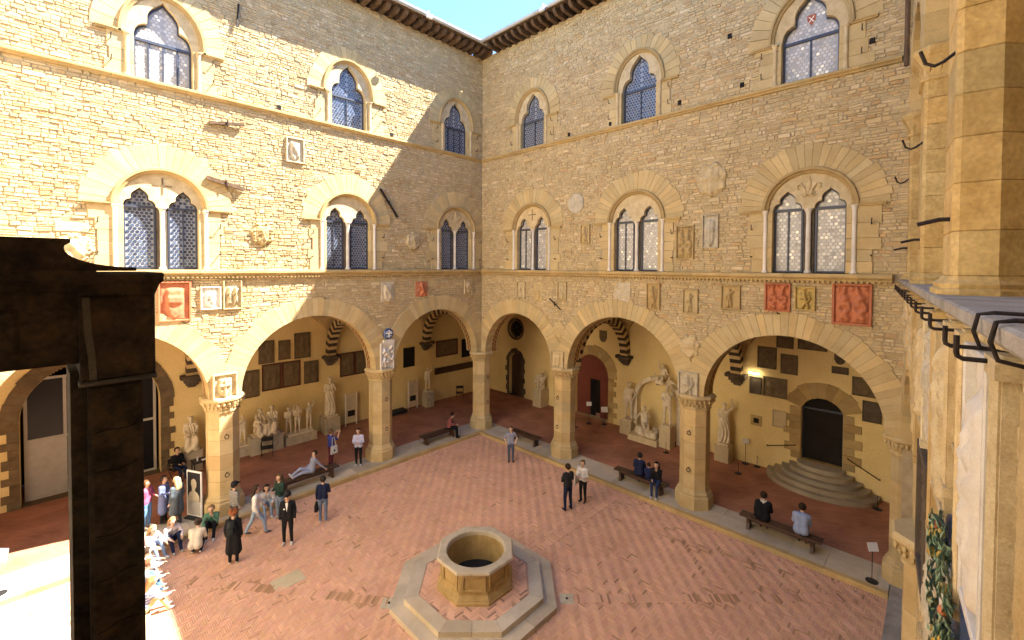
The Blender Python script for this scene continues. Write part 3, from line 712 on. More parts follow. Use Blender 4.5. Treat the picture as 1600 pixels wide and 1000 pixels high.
def relief(name, F, x, z, wd, ht, kind, m, label, framed=True, depth=None, cat='coat of arms', y=0.0, seed=None, charge=None, res=26, group=None, frame_m=None):
    r = random.Random(seed if seed is not None else int(abs(x * 91 + z * 37) * 10) % 9973)
    root = empty(name, F @ Matrix.Translation((x, y, z))); tag(root, label, cat, group)
    d = depth or 0.13 * min(wd, ht); S = strokes_for(kind, r); nx = max(10, int(res * min(1, wd / ht) ** .5)); ny = max(10, int(res * min(1, ht / wd) ** .5))
    bw = 0.07 * min(wd, ht) if framed else 0
    off = Vector((r.uniform(0, 50), r.uniform(0, 50), 0)); loose = kind in ('cartouche',)
    charge = charge or r.choice(['bend', 'cross', 'fess', 'chevron', 'lion'])
    LS = strokes_for('lion', r)
    def H(u, v):
        h = 0.10 * fractal(Vector((u * 3, v * 3 * ht / wd, 0)) + off, 1, 2, 4) + ((.05 if m is M['marble'] else .2) * fractal(Vector((u * 7, v * 7 * ht / wd, 3)) + off, .8, 2, 3) if res > 36 else 0)
        if kind in ('shield', 'cartouche'):
            q = shield_mask(u * 1.05, v * 0.95 + 0.05, 0.78 if kind == 'shield' else 0.70)
            if q > 0:
                h += min(q * 4, 0.55)
                if charge == 'bend' and abs(u + v * 0.8) < 0.16: h += .3
                if charge == 'cross' and (abs(u) < 0.12 or abs(v - .1) < 0.12): h += .3
                if charge == 'fess' and abs(v - .1) < .2: h += .3
                if charge == 'chevron' and abs(v + abs(u) - .3) < .16: h += .3
                if charge == 'lion': h += .35 * max([0] + [1 - seg((u * 1.9, v * 1.7), a, b) / rr for a, b, rr, hh in LS]) ** .5
            elif kind == 'cartouche':
                a = math.atan2(v, u); rr = math.hypot(u, v); edge = 0.84 + 0.10 * math.sin(a * 7 + off.x) 
                if rr < edge: h += .45 + .22 * math.sin(a * 14 + off.y) * math.sin(rr * 16)
        elif kind == 'inscr':
            row = (v * 6.5) % 1
            if 0.3 < row < 0.75 and abs(u) < .85 and pnoise(Vector((u * 22, math.floor(v * 6.5) * 3.1, 5))) > -.15: h -= .35
        elif kind == 'wreath':
            rr = math.hypot(u, v); a = math.atan2(v, u)
            h += max(0, 1 - abs(rr - .78) / .2) ** .5 * (.7 + .3 * math.sin(a * 18 + rr * 9)); 
            q = shield_mask(u, v, .5)
            if q > 0: h += min(q * 4, .6)
        elif kind == 'disc':
            h += .25 if math.hypot(u, v) < .95 else 0
        else:
            for a, b, rr, hh in S:
                q = 1 - seg((u, v), a, b) / rr
                if q > 0: h = max(h, hh * q ** .5 + .12 * pnoise(Vector((u * 9, v * 9, 2)) + off))
        return h
    mb = MB(); mb.tone = tone(0.95, 1.05, 0.02); iw, ih = wd / 2 - bw, ht / 2 - bw
    idx = {}
    def inside_mask(u, v):
        if kind in ('cartouche', 'wreath', 'disc'):
            a = math.atan2(v, u); return math.hypot(u, v) < (0.95 + 0.05 * math.sin(a * 7 + off.x) if kind == 'cartouche' else 1.0)
        if kind == 'loose_shield': return shield_mask(u, v, .95) > 0
        return True
    for i in range(nx + 1):
        for j in range(ny + 1):
            u, v = -1 + 2 * i / nx, -1 + 2 * j / ny
            if inside_mask(u, v): idx[i, j] = len(mb.v); mb.v.append((u * iw, -0.015 - d * max(-.2, H(u, v)), v * ih))
    for i in range(nx):
        for j in range(ny):
            q = [(i, j), (i + 1, j), (i + 1, j + 1), (i, j + 1)]
            if all(k in idx for k in q): mb.face([idx[k] for k in q])
    # skirt back into the wall along open edges
    from collections import Counter
    ec = Counter()
    for f_ in mb.f:
        for a, b in zip(f_, f_[1:] + f_[:1]): ec[(min(a, b), max(a, b))] += 1
    base = {}
    for f_ in list(mb.f):
        for a, b in zip(f_, f_[1:] + f_[:1]):
            if ec[(min(a, b), max(a, b))] == 1:
                for k in (a, b):
                    if k not in base: base[k] = len(mb.v); mb.v.append((mb.v[k][0], 0.04, mb.v[k][2]))
                mb.face((b, a, base[a], base[b]))
    mb.build('relief', m, root, smooth=True)
    if framed:
        fr = MB(); fr.tone = tone(0.85, 1.0, 0.02); W_, H_ = wd / 2, ht / 2; p = 0.035 + d * .35
        fr.bbox(-W_, -W_ + bw, -p, 0.04, -H_, H_, .01); fr.bbox(W_ - bw, W_, -p, 0.04, -H_, H_, .01)
        fr.bbox(-W_ + bw, W_ - bw, -p + .002, 0.04, -H_, -H_ + bw, .01); fr.bbox(-W_ + bw, W_ - bw, -p + .002, 0.04, H_ - bw, H_, .01)
        fr.build('frame', frame_m or m, root)
    return root
PANELS = [
 ('A', -14.47, 8.32, 0.95, 1.42, 'shield', 'terracotta', 'orange terracotta wreathed shield beside the dark gate pillar', True, 'coat of arms'),
 ('A', -13.40, 8.38, 0.64, 0.84, 'shield', 'marble', 'white marble shield panel next to the orange terracotta shield', True, 'coat of arms'),
 ('A', -12.70, 8.48, 0.62, 1.10, 'two', 'gold', 'cream carved panel with two figures next to the white marble shield', True, 'relief'),
 ('A', -10.40, 14.37, 0.72, 1.02, 'shield', 'greyrock', 'pale grey shield tablet high on the sunlit wall between two windows', True, 'coat of arms'),
 ('A', -11.65, 10.85, 0.90, 1.0, 'cartouche', 'pietra', 'brown scrolled shield between the cross window and its neighbour', False, 'coat of arms'),
 ('A', -4.68, 10.88, 0.90, 1.05, 'cartouche', 'gold', 'scrolled stone shield in the shade beside the slanting iron bar', False, 'coat of arms'),
 ('A', -16.95, 10.12, 1.0, 0.95, 'cartouche', 'gold', 'scrolled cream shield just above the dark gate', False, 'coat of arms'),
 ('A', -17.0, 10.76, 0.75, 0.28, 'inscr', 'greyrock', 'long grey inscription strip over the scrolled shield by the gate', False, 'plaque'),
 ('A', -4.18, 8.42, 0.72, 0.78, 'lion', 'terracotta', 'weathered pinkish relief fragment above the shaded corner arch', False, 'relief'),
 ('A', -1.05, 8.48, 0.55, 0.85, 'shield', 'gold', 'small framed cream shield tablet by the inner corner', True, 'coat of arms'),
 ('A', -6.12, 8.35, 0.72, 1.0, 'shield', 'greyrock', 'faint flat grey shield over the pillar with the blue roundel', False, 'coat of arms'),
 ('B', 13.02, 12.94, 1.25, 1.4, 'cartouche', 'gold', 'large pale scalloped shield high between two arched windows', False, 'coat of arms'),
 ('B', 6.75, 12.64, 0.95, 1.05, 'disc', 'greyrock', 'worn pale oval medallion with no clear device', False, 'medallion'),
 ('B', 7.32, 11.15, 0.52, 0.9, 'lion', 'ashlar', 'narrow stone panel with a small lion under the oval medallion', True, 'relief'),
 ('B', 12.05, 10.6, 0.72, 1.32, 'knights', 'pietra', 'tall ochre panel with helmets under a small cornice', True, 'coat of arms'),
 ('B', 13.02, 10.98, 0.60, 1.28, 'shield', 'greyrock', 'tall flat grey shield tablet below the scalloped shield', True, 'coat of arms'),
 ('B', 3.21, 8.35, 0.62, 0.9, 'figure', 'gold', 'small carved figure slab over the arch nearest the inner corner', True, 'relief'),
 ('B', 4.40, 8.32, 0.6, 1.0, 'shield', 'ashlar', 'smooth ochre shield above the diagonal iron tie', False, 'coat of arms'),
 ('B', 5.97, 8.42, 0.56, 0.92, 'shield', 'rubble', 'rough faded shield in a rubble coloured panel', True, 'coat of arms'),
 ('B', 9.28, 8.45, 0.80, 1.0, 'inscr', 'greyrock', 'faded grey slab over the crown of the middle arch', False, 'plaque'),
 ('B', 10.75, 8.4, 0.60, 1.1, 'lion', 'pietra', 'yellow stone rampant lion in a tall slim panel', True, 'relief'),
 ('B', 12.30, 8.28, 0.60, 0.95, 'figure', 'ashlar', 'ochre helmet and shield panel over the pillar', True, 'relief'),
 ('B', 13.78, 8.52, 0.68, 0.9, 'figure', 'pietra', 'deep framed yellow panel with a tower device', True, 'coat of arms'),
 ('B', 15.30, 8.6, 0.78, 0.98, 'knights', 'terracotta', 'smaller red terracotta crest of two helmets under the right window', True, 'coat of arms'),
 ('B', 16.10, 8.6, 0.58, 0.78, 'lion', 'lemonstone', 'small yellow lion panel between the two red terracotta crests', True, 'coat of arms'),
 ('B', 17.34, 8.48, 1.0, 1.3, 'knights', 'terracotta', 'large red terracotta crest of two helmets beside the corner', True, 'coat of arms'),
 ('B', 5.80, 6.5, 0.85, 0.95, 'cartouche', 'ashlar', 'scrolled stone shield over the first free pillar of the shaded arcade', False, 'coat of arms'),
 ('B', 12.28, 6.5, 0.95, 1.0, 'cartouche', 'gold', 'scrolled cream shield with a bend over the second free pillar', False, 'coat of arms'),
 ('B', 5.75, 5.02, 0.78, 0.82, 'shield', 'gold', 'square carved shield standing on the first free capital of the shaded arcade', True, 'coat of arms'),
 ('B', 12.27, 5.02, 0.78, 0.98, 'lion', 'greyrock', 'pale square lion relief standing on the second free capital', True, 'coat of arms'),
 ('A', -12.98, 5.05, 0.80, 0.95, 'shield', 'gold', 'sunlit square shield standing on the broad near capital', True, 'coat of arms'),
 ('A', -6.2, 5.22, 0.72, 1.3, 'scene', 'marble', 'tall white carved crest standing on the capital below the blue roundel', True, 'coat of arms'),
]
M['lemonstone'] = mat('yellow_stone', (0.58, 0.42, 0.14), 0.85, 0.15, 4, 0.3)
panel_block = {'A': [], 'B': []}
for (fr_, x, z, wd, ht, kind, m_, lab, framed, cat) in PANELS:
    F = FA if fr_ == 'A' else FB
    onpil = z < 5.6
    relief('coat_of_arms' if cat == 'coat of arms' else 'carved_panel', F, x, z, wd, ht, kind, M[m_], lab, framed, cat=cat, y=-0.05 if onpil else -0.005, depth=0.16 if kind != 'inscr' else .04)
    if framed and not onpil: panel_block[fr_].append(rect(x - wd / 2 + .04, x + wd / 2 - .04, z - ht / 2 + .04, z + ht / 2 - .04))
def roundel():
    root = empty('glazed_roundel', FA @ Matrix.Translation((-6.12, -0.06, 6.3))); tag(root, 'small round blue and white glazed emblem over a white plinth above the pillar', 'emblem')
    d = MB(); 
    d.rings([[(r * math.cos(a), y, r * math.sin(a)) for a in [2 * PI * k / 20 for k in range(20)]] for r, y in ((.26, .08), (.26, -.02), (.22, -.06), (.0001, -.06))], 0, False); d.build('disc', M['blue'], root)
    c = MB(); c.box(-.03, .03, -.085, -.05, -.18, .18); c.box(-.17, .17, -.084, -.05, .0, .06)
    for s in (-1, 1):
        for t in (-1, 1): c.lathe([(.001, t * .1 - .04), (.045, t * .1), (.001, t * .1 + .04)], s * .1, -.06, n=8)
    c.build('cross', M['paint_w'], root)
    p = MB(); p.bbox(-.3, .3, -.08, .1, -.46, -.28); p.box(-.24, .24, -.07, .1, -.56, -.46); p.build('plinth', M['marble'], root)
roundel()
panel_block['A'].append(rect(-6.4, -5.84, 5.8, 6.0))

wallA = masonry(wingA, FA, SPR - 0.02, ZE, -20.9, -0.002, blockers(archA, winA, upA, panel_block['A']) + [rect(-30, 9, 9.17, 9.42), rect(-30, 9, 15.65, 15.83)])
wallB = masonry(wingB, FB, SPR - 0.02, ZE, 0.002, 18.62, blockers(archB, winB, upB, panel_block['B']) + [rect(-30, 30, 9.17, 9.42), rect(-30, 30, 15.65, 15.83)])
c = MB(); c.box(0.005, THK - .012, 0.005, THK - .012, SPR - 0.02, ZE); c.build('corner_block', M['mortar'], wingA)
for F_, wg, rng_ in ((FA, wingA, (-20.9, -0.002)), (FB, wingB, (0.002, 18.62))):
    for z_, h_ in ((9.165, .26), (15.645, .19)):
        b = MB(); b.box(rng_[0], rng_[1], 0.03, THK - .01, z_, z_ + h_); b.build('course_core', M['mortar'], wg)
bounds = {'A': [(PA[1], 0.0), (PA[2], PA[1]), (PA[3], PA[2])], 'B': [(0.0, PB[0]), (PB[0], PB[1]), (PB[1], PB[2])]}
for q, (wg, ar) in (('A', (wingA, archA)), ('B', (wingB, archB))):
    for (a, b), xl in zip(ar, bounds[q]): arcade_arch(wg, (a + b) / 2, abs(a - b) / 2, xlim=xl)
for i, (x, z) in enumerate(winA): bifora(wingA, x, z, False, 'cross' if i == 2 else ('lily' if i == 0 else None), seed=i)
for i, (x, z) in enumerate(winB): bifora(wingB, x, z, True, 'cross' if i == 0 else ('lily' if i == 2 else None), seed=1)
for i, x in enumerate(upA): monofora(wingA, x, 15.82, i == 2, crest=False, seed=i)
for i, x in enumerate(upB): monofora(wingB, x, 15.82, i == 2, crest=i == 2, seed=1)
string_course(wingA, -20.9, -0.20, 9.17, 0.26, 0.20); string_course(wingA, -20.9, -0.15, 15.65, 0.18, 0.15, False)
string_course(wingB, 0.0, 18.3, 9.17, 0.26, 0.20); string_course(wingB, 0.0, 18.4, 15.65, 0.18, 0.15, False)
def dark_rooms(wing, wins, ups, s=1):  # near-black boxes painted as unlit rooms behind the glass
    for x, z in wins: d = MB(); d.box(x - 1.3, x + 1.3, 0.42, 0.88, z, 13.0); d.build('unlit_room_box', M['dark'], wing)
    for x in ups: d = MB(); d.box(x - .95, x + .95, 0.42, 0.88, 15.83, 18.6); d.build('unlit_room_box', M['dark'], wing)
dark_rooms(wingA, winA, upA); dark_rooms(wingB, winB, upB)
eaves(wingA, -21.5, 0.0); eaves(wingB, 1.1, 26)  # right roof run on past its front to block stray sun
for wg, a_, b_ in ((wingA, -21.5, 6.5), (wingB, -6.5, 26)):
    u_ = MB(); u_.box(a_, b_, 6.0, 6.4, 8.2, ZE + 1.5); u_.build('sun_block_wall', M['mortar'], wg)  # unseen upper wall added to stop sun leaking onto the court floor
    u_ = MB(); u_.box(a_ if a_ < -7 else 1.2, b_, .95, 5.95, 8.9, 9.15); u_.build('upper_floor', M['mortar'], wg)
u_ = MB(); u_.box(0, 7, 0, 7, ZE + .36, ZE + .5); u_.build('corner_roof', M['tile'], wingA)
for i, x in enumerate(PA):
    sh = octpillar(wingA, x, 0.15 if i == 0 else 0.46, KZ, SPR, 0.52 if i == 0 else 0.545)
    rings_iron(sh, FA, x, 0.15 if i == 0 else .46, .545 if i else .52, 1.75); rings_iron(sh, FA, x - .0, 0.15 if i == 0 else .46, .53, 3.2)
for x in PB:
    if x > 18: octpillar(wingB, x + .06, .40, KZ, SPR, .34); continue
    sh = octpillar(wingB, x, 0.46, KZ, SPR, 0.545); rings_iron(sh, FB, x, .46, .545, 1.75); rings_iron(sh, FB, x, .46, .53, 3.2)
# putlog holes, dark blocks standing in for their shade, and small flood lamps on the gutters
for x, z in ((11.75, 16.15), (14.05, 16.2), (13.6, 18.1), (8.6, 16.0), (17.7, 16.5), (6.3, 16.0)):
    h_ = MB(); h_.box(x - .07, x + .07, -.036, .02, z - .09, z + .09); h_.build('putlog_shade_block', M['dark'], wingB)
for x, z in ((-11.0, 16.0), (-5.9, 16.0)):
    h_ = MB(); h_.box(x - .07, x + .07, -.036, .02, z - .08, z + .08); h_.build('putlog_shade_block', M['dark'], wingA)
for F_, x, lb_ in ((FA, -4.6, 'small white flood lamp on the gutter of the sunlit wing'), (FB, 5.6, 'small white flood lamp on the gutter of the shaded wing')):
    r_ = empty('flood_lamp', F_ @ Matrix.Translation((x, -1.1, ZE + .30))); tag(r_, lb_, 'lamp')
    k_ = MB(); k_.tube([(0, .05, .1), (0, -.12, .12), (0, -.16, -.12)], .02); k_.build('bracket', M['paint_w'], r_)
    k_ = MB(); k_.bbox(-.14, .14, -.24, -.12, -.26, -.08, .02); k_.build('housing', M['paint_w'], r_)
# beams and iron ties left in the walls
def wall_bar(name, F, x0, z0, x1, z1, m, label, cat, r=0.05, y0=-0.06, y1=-0.12):
    mb = MB(); d = Vector((x1 - x0, 0, z1 - z0)).normalized(); n = Vector((-d.z, 0, d.x)) * r
    c = []
    for y in (y0 - r, y0 + r): c += []
    A_, B_ = Vector((x0, y0, z0)), Vector((x1, y1, z1)); o = Vector((0, r, 0))
    mb.hexa([A_ - n - o, B_ - n - o, B_ - n + o, A_ - n + o, A_ + n - o, B_ + n - o, B_ + n + o, A_ + n + o])
    root = tag(mb.build(name, M[m], mtx=F), label, cat)
    mid = (A_ + B_) / 2; k = MB(); k.tube([(mid.x, 0.04, mid.z), (mid.x, mid.y - r - .03, mid.z)], .025); k.tube([(mid.x, mid.y - r - .02, mid.z - .12), (mid.x, mid.y - r - .02, mid.z + .12)], .018); k.build('cramp', M['iron'], root)
wall_bar('timber_beam', FA, -13.41, 14.81, -12.29, 14.97, 'rafter', 'short brown beam end under the upper string course on the sunlit wall', 'beam', .05)
wall_bar('timber_beam', FA, -13.5, 12.80, -12.3, 12.50, 'rafter', 'short slanting brown beam beside the cross window', 'beam', .07)
wall_bar('iron_tie', FA, -6.55, 13.3, -5.65, 12.0, 'iron', 'slanting iron bar where sun meets shade on the wall', 'wall tie', .04)
wall_bar('iron_tie', FA, -12.43, 19.5, -12.5, 18.6, 'iron', 'upright iron bar just below the eaves shadow', 'wall tie', .03)
wall_bar('iron_tie', FB, 5.2, 8.0, 5.95, 7.5, 'iron', 'thin diagonal iron tie above the shaded arcade', 'wall tie', .02)

# ================================================================== LOGGIA INTERIORS
BK = 6.0
def quoined_portal(wing, xa, xb, z0, zs, ya=BK, m='pietra', wo=0.5, rise=None, n=13, R=0.6):
    """irregular quoins and voussoirs round an opening in a back wall; children of one 'portal' lintel mesh"""
    c = (xa + xb) / 2; r = (xb - xa) / 2
    th = MB(); th.tone = (.8, .8, .8); th.box(xa - .05, xb + .05, ya - .02, ya + .5, z0 - 0.05, z0 + 0.012); po = th.build('portal', M[m], wing)
    for s in (-1, 1):
        z = z0; k = 0
        while z < zs - .02:
            zt = min(z + rng.uniform(.28, .4), zs)
            if zs - zt < .12: zt = zs
            e = wo * (1.15 if k % 2 else .72) + rng.uniform(-.05, .05); a, b = sorted((c + s * r, c + s * (r + e))); mb = MB(); mb.tone = tone(.72, 1.1, .05)
            mb.bbox(a, b, ya - .04 - rng.uniform(0, .01), ya + .55, z + .003, zt - .003, .01); mb.build('quoin', M[m], po); z = zt; k += 1
    if rise is None: voussoirs(po, c, zs, r, r + R, n, ya - .045, ya + .55, M[m], .05, t=(.72, 1.08))
    else:
        Rr = (r * r + rise * rise) / (2 * rise); cz = zs + rise - Rr; a = math.asin(min(1, r / Rr))
        voussoirs(po, c, cz, Rr, Rr + R, n, ya - .045, ya + .55, M[m], .04, PI / 2 - a, PI / 2 + a, t=(.72, 1.08))
    return po
def arch_rect(xa, xb, z0, zs, rise=None):
    c = (xa + xb) / 2; r = (xb - xa) / 2
    if rise is None: return [rect(xa, xb, z0, zs), disc(c, zs, r)]
    Rr = (r * r + rise * rise) / (2 * rise); return [rect(xa, xb, z0, zs), disc(c, zs + rise - Rr, Rr) if rise >= r else (lambda z: (lambda h: (c - h, c + h) if zs <= z < zs + rise else None)(math.sqrt(max(0, Rr * Rr - (z - zs - rise + Rr) ** 2))))]
blA = arch_rect(-18.45, -14.15, 0, 3.5)
blB = arch_rect(14.9, 16.45, 1.0, 3.35, 0.55) + arch_rect(2.35, 4.9, 0, 2.85) + arch_rect(-3.6, -2.3, 0, 2.65) + [disc(-2.95, 5.05, 0.62, True)]
rowwall(0.1, 8.2, -21.4, BK + .6, blA, BK, BK + .5, .06, .012).build('loggia_wall', M['plaster'], wingA)
rowwall(0.1, 8.2, -BK + .003, 24, blB, BK, BK + .5, .06, .012).build('loggia_wall', M['plaster'], wingB)
d = MB(); d.box(-19, -13.6, BK + 3.0, BK + 3.2, 0, 6); d.box(-19, -18.6, BK + .5, BK + 3.2, 0, 6); d.box(-14, -13.6, BK + .5, BK + 3.2, 0, 6); d.box(-19, -13.6, BK + .5, BK + 3.2, 5.9, 6.1); d.build('unlit_room_box', M['dark'], wingA)  # near-black shell stands in for the unlit space past the gateway
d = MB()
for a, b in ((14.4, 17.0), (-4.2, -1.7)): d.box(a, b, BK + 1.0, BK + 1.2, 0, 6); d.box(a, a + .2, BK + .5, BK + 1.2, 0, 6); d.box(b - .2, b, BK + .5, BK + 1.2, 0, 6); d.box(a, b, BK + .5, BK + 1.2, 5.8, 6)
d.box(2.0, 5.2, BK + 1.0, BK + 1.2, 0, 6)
d.build('unlit_room_box', M['dark'], wingB)
quoined_portal(wingA, -18.45, -14.15, .146, 3.5, wo=.45, m='plaque', R=.5, n=21)
quoined_portal(wingB, 14.9, 16.45, 1.0, 3.35, rise=.55, wo=.55, R=.68, n=9)
quoined_portal(wingB, 2.35, 4.9, .146, 2.85, wo=.5, R=.62)
quoined_portal(wingB, -3.6, -2.3, .146, 2.65, wo=.28, R=.3, m='darkstone', n=9)
# dark red panel wall with inner doorway closing the second portal
r_ = MB(); r_.box(2.3, 3.35, BK + .35, BK + .4, .14, 4.3); r_.box(4.1, 4.95, BK + .35, BK + .4, .14, 4.3); r_.box(3.35, 4.1, BK + .35, BK + .4, 2.5, 4.3); r_.build('red_partition', M['redwall'], wingB)
g_ = MB(); g_.box(3.35, 3.72, BK + .42, BK + .44, .15, 2.5); g_.build('door_leaf', M['doorglass'], wingB)
for a, b in ((14.9, 16.45),):
    fr = MB(); fr.box(a, a + .06, BK + .22, BK + .3, 1.0, 3.4); fr.box(b - .06, b, BK + .22, BK + .3, 1.0, 3.4); fr.box(a, b, BK + .22, BK + .3, 3.28, 3.36); fr.build('door_frame', M['frame'], wingB)
    gl = MB(); gl.box(a + .06, b - .06, BK + .30, BK + .31, 1.0, 3.95); gl.build('door_leaf', M['dark'], wingB)
dl = MB(); dl.box(-3.6, -2.3, BK + .3, BK + .36, .15, 3.3)
for k in range(5): dl.box(-3.58 + k * .26, -3.36 + k * .26, BK + .27, BK + .3, .2, 3.2)
dl.build('plank_door', M['wood'], wingB)
ow = MB(); ow.rings([[(-2.95 + r * math.cos(a), y, 5.05 + r * math.sin(a)) for a in [2 * PI * k / 28 for k in range(28)]] for r, y in ((.82, BK + .02), (.8, BK - .05), (.66, BK - .05), (.60, BK + .1), (.60, BK + .3))], 0, False); ow.build('round_window', M['darkstone'], wingB)
og = MB(); og.rings([[(-2.95 + r * math.cos(a), BK + .3, 5.05 + r * math.sin(a)) for a in [2 * PI * k / 28 for k in range(28)]] for r in (.62, .0001)], 0, False); og.build('round_window_pane', M['doorglass'], wingB)
om = MB()
for k in range(8): om.tube([(-2.95 + .1 * math.cos(k * PI / 4), BK + .2, 5.05 + .1 * math.sin(k * PI / 4)), (-2.95 + .6 * math.cos(k * PI / 4), BK + .2, 5.05 + .6 * math.sin(k * PI / 4))], .03)
om.build('round_window_spokes', M['darkstone'], wingB)
# entrance vestibule: metal frames with glass and pale lower panels
def vestibule():
    v = empty('glass_vestibule', FA @ Matrix.Translation((-16.3, BK + .55, .146))); tag(v, 'grey framed glass entrance screen inside the quoined gateway', 'screen')
    for x in (-2.0, -.9, .0, .9, 2.0): m = MB(); m.box(x - .05, x + .05, -.05, .05, 0, 4.9); m.build('post', M['panelgrey'], v)
    for z in (.05, 2.4, 4.85): m = MB(); m.box(-2.04, 2.04, -.04, .04, z - .05, z + .05); m.build('rail', M['panelgrey'], v)
    for a, b in ((-1.95, -.95), (-.85, -.05), (.05, .85), (.95, 1.95)):
        m = MB(); m.box(a, b, -.008, .008, 2.45, 4.8); m.build('pane', M['doorglass'], v)
    for a, b in ((.05, .85), (.95, 1.95)): m = MB(); m.box(a, b, -.008, .008, .1, 2.35); m.build('pane', M['doorglass'], v)
    m = MB(); m.box(-1.95, -.95, -.03, .0, .1, 2.35); m.build('panel', M['panelgrey'], v)
    m = MB(); m.tube([(.2, -.06, 1.1), (.2, -.16, 1.1), (.8, -.16, 1.2), (.8, -.06, 1.2)], .02); m.build('push_bar', M['zinc'], v)
vestibule()
def vault_bay(wing, xa, xb, ya, yb, rise=2.75, n=18):
    mb = MB(); o = {}
    for i in range(n + 1):
        for j in range(n + 1):
            u, v = -1 + 2 * i / n, -1 + 2 * j / n
            q = min(u * u, v * v); o[i, j] = len(mb.v); mb.v.append((xa + (xb - xa) * i / n, ya + (yb - ya) * j / n, SPR + rise * math.sqrt(max(0, 1 - q))))
    for i in range(n):
        for j in range(n): mb.face((o[i, j], o[i, j + 1], o[i + 1, j + 1], o[i + 1, j]))
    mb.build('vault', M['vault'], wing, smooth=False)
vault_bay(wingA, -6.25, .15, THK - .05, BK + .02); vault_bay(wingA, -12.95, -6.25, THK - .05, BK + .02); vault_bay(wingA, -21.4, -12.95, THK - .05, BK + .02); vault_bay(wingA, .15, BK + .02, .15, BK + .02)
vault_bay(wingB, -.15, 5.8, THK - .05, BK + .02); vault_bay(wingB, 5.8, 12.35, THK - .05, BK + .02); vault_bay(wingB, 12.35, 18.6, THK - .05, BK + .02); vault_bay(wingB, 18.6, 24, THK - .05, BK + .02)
def corbel_rib(wing, x, ya=.72, yb=BK, w_=.24, zlow=3.85):
    """banded transverse rib from the pillar to a carved corbel on the back wall"""
    c = MB(); c.tone = tone(.8, 1, .02)
    for (ww, dd, za, zb) in ((.16, .16, zlow, zlow + .12), (.24, .26, zlow + .10, zlow + .26), (.32, .38, zlow + .24, zlow + .42), (.46, .52, zlow + .42, zlow + .6)):
        c.rings([[(x - ww, yb + .02, z), (x - ww, yb - dd * k, z), (x - ww * .5, yb - dd * k * 1.12, z), (x + ww * .5, yb - dd * k * 1.12, z), (x + ww, yb - dd * k, z), (x + ww, yb + .02, z)] for z, k in ((za, .85), ((za + zb) / 2, 1.0), (zb, .95))])
    cb = c.build('corbel', M['darkstone'], wing)
    n = 34; yc, ry, rz = (ya + yb) / 2, (yb - ya) / 2, 2.55
    for k in range(n):
        a0, a1 = PI * k / n + .003, PI * (k + 1) / n - .003; mb = MB(); dk = k % 2
        mb.tone = tone(.5, .7, .03) if dk else tone(1.15, 1.35, .03)
        P = lambda a, t, xx: (xx, yc + (ry - t) * math.cos(a), SPR - .25 + (rz - t) * math.sin(a))
        t1 = .34
        mb.hexa([P(a0, t1, x - w_), P(a0, t1, x + w_), P(a0, -.1, x + w_), P(a0, -.1, x - w_), P(a1, t1, x - w_), P(a1, t1, x + w_), P(a1, -.1, x + w_), P(a1, -.1, x - w_)])
        mb.build('rib_stone', M['darkstone'] if dk else M['vault'], cb)
for x in (-6.4, -12.98, .2): corbel_rib(wingA, x)
for x in (6.1, 12.22): corbel_rib(wingB, x)
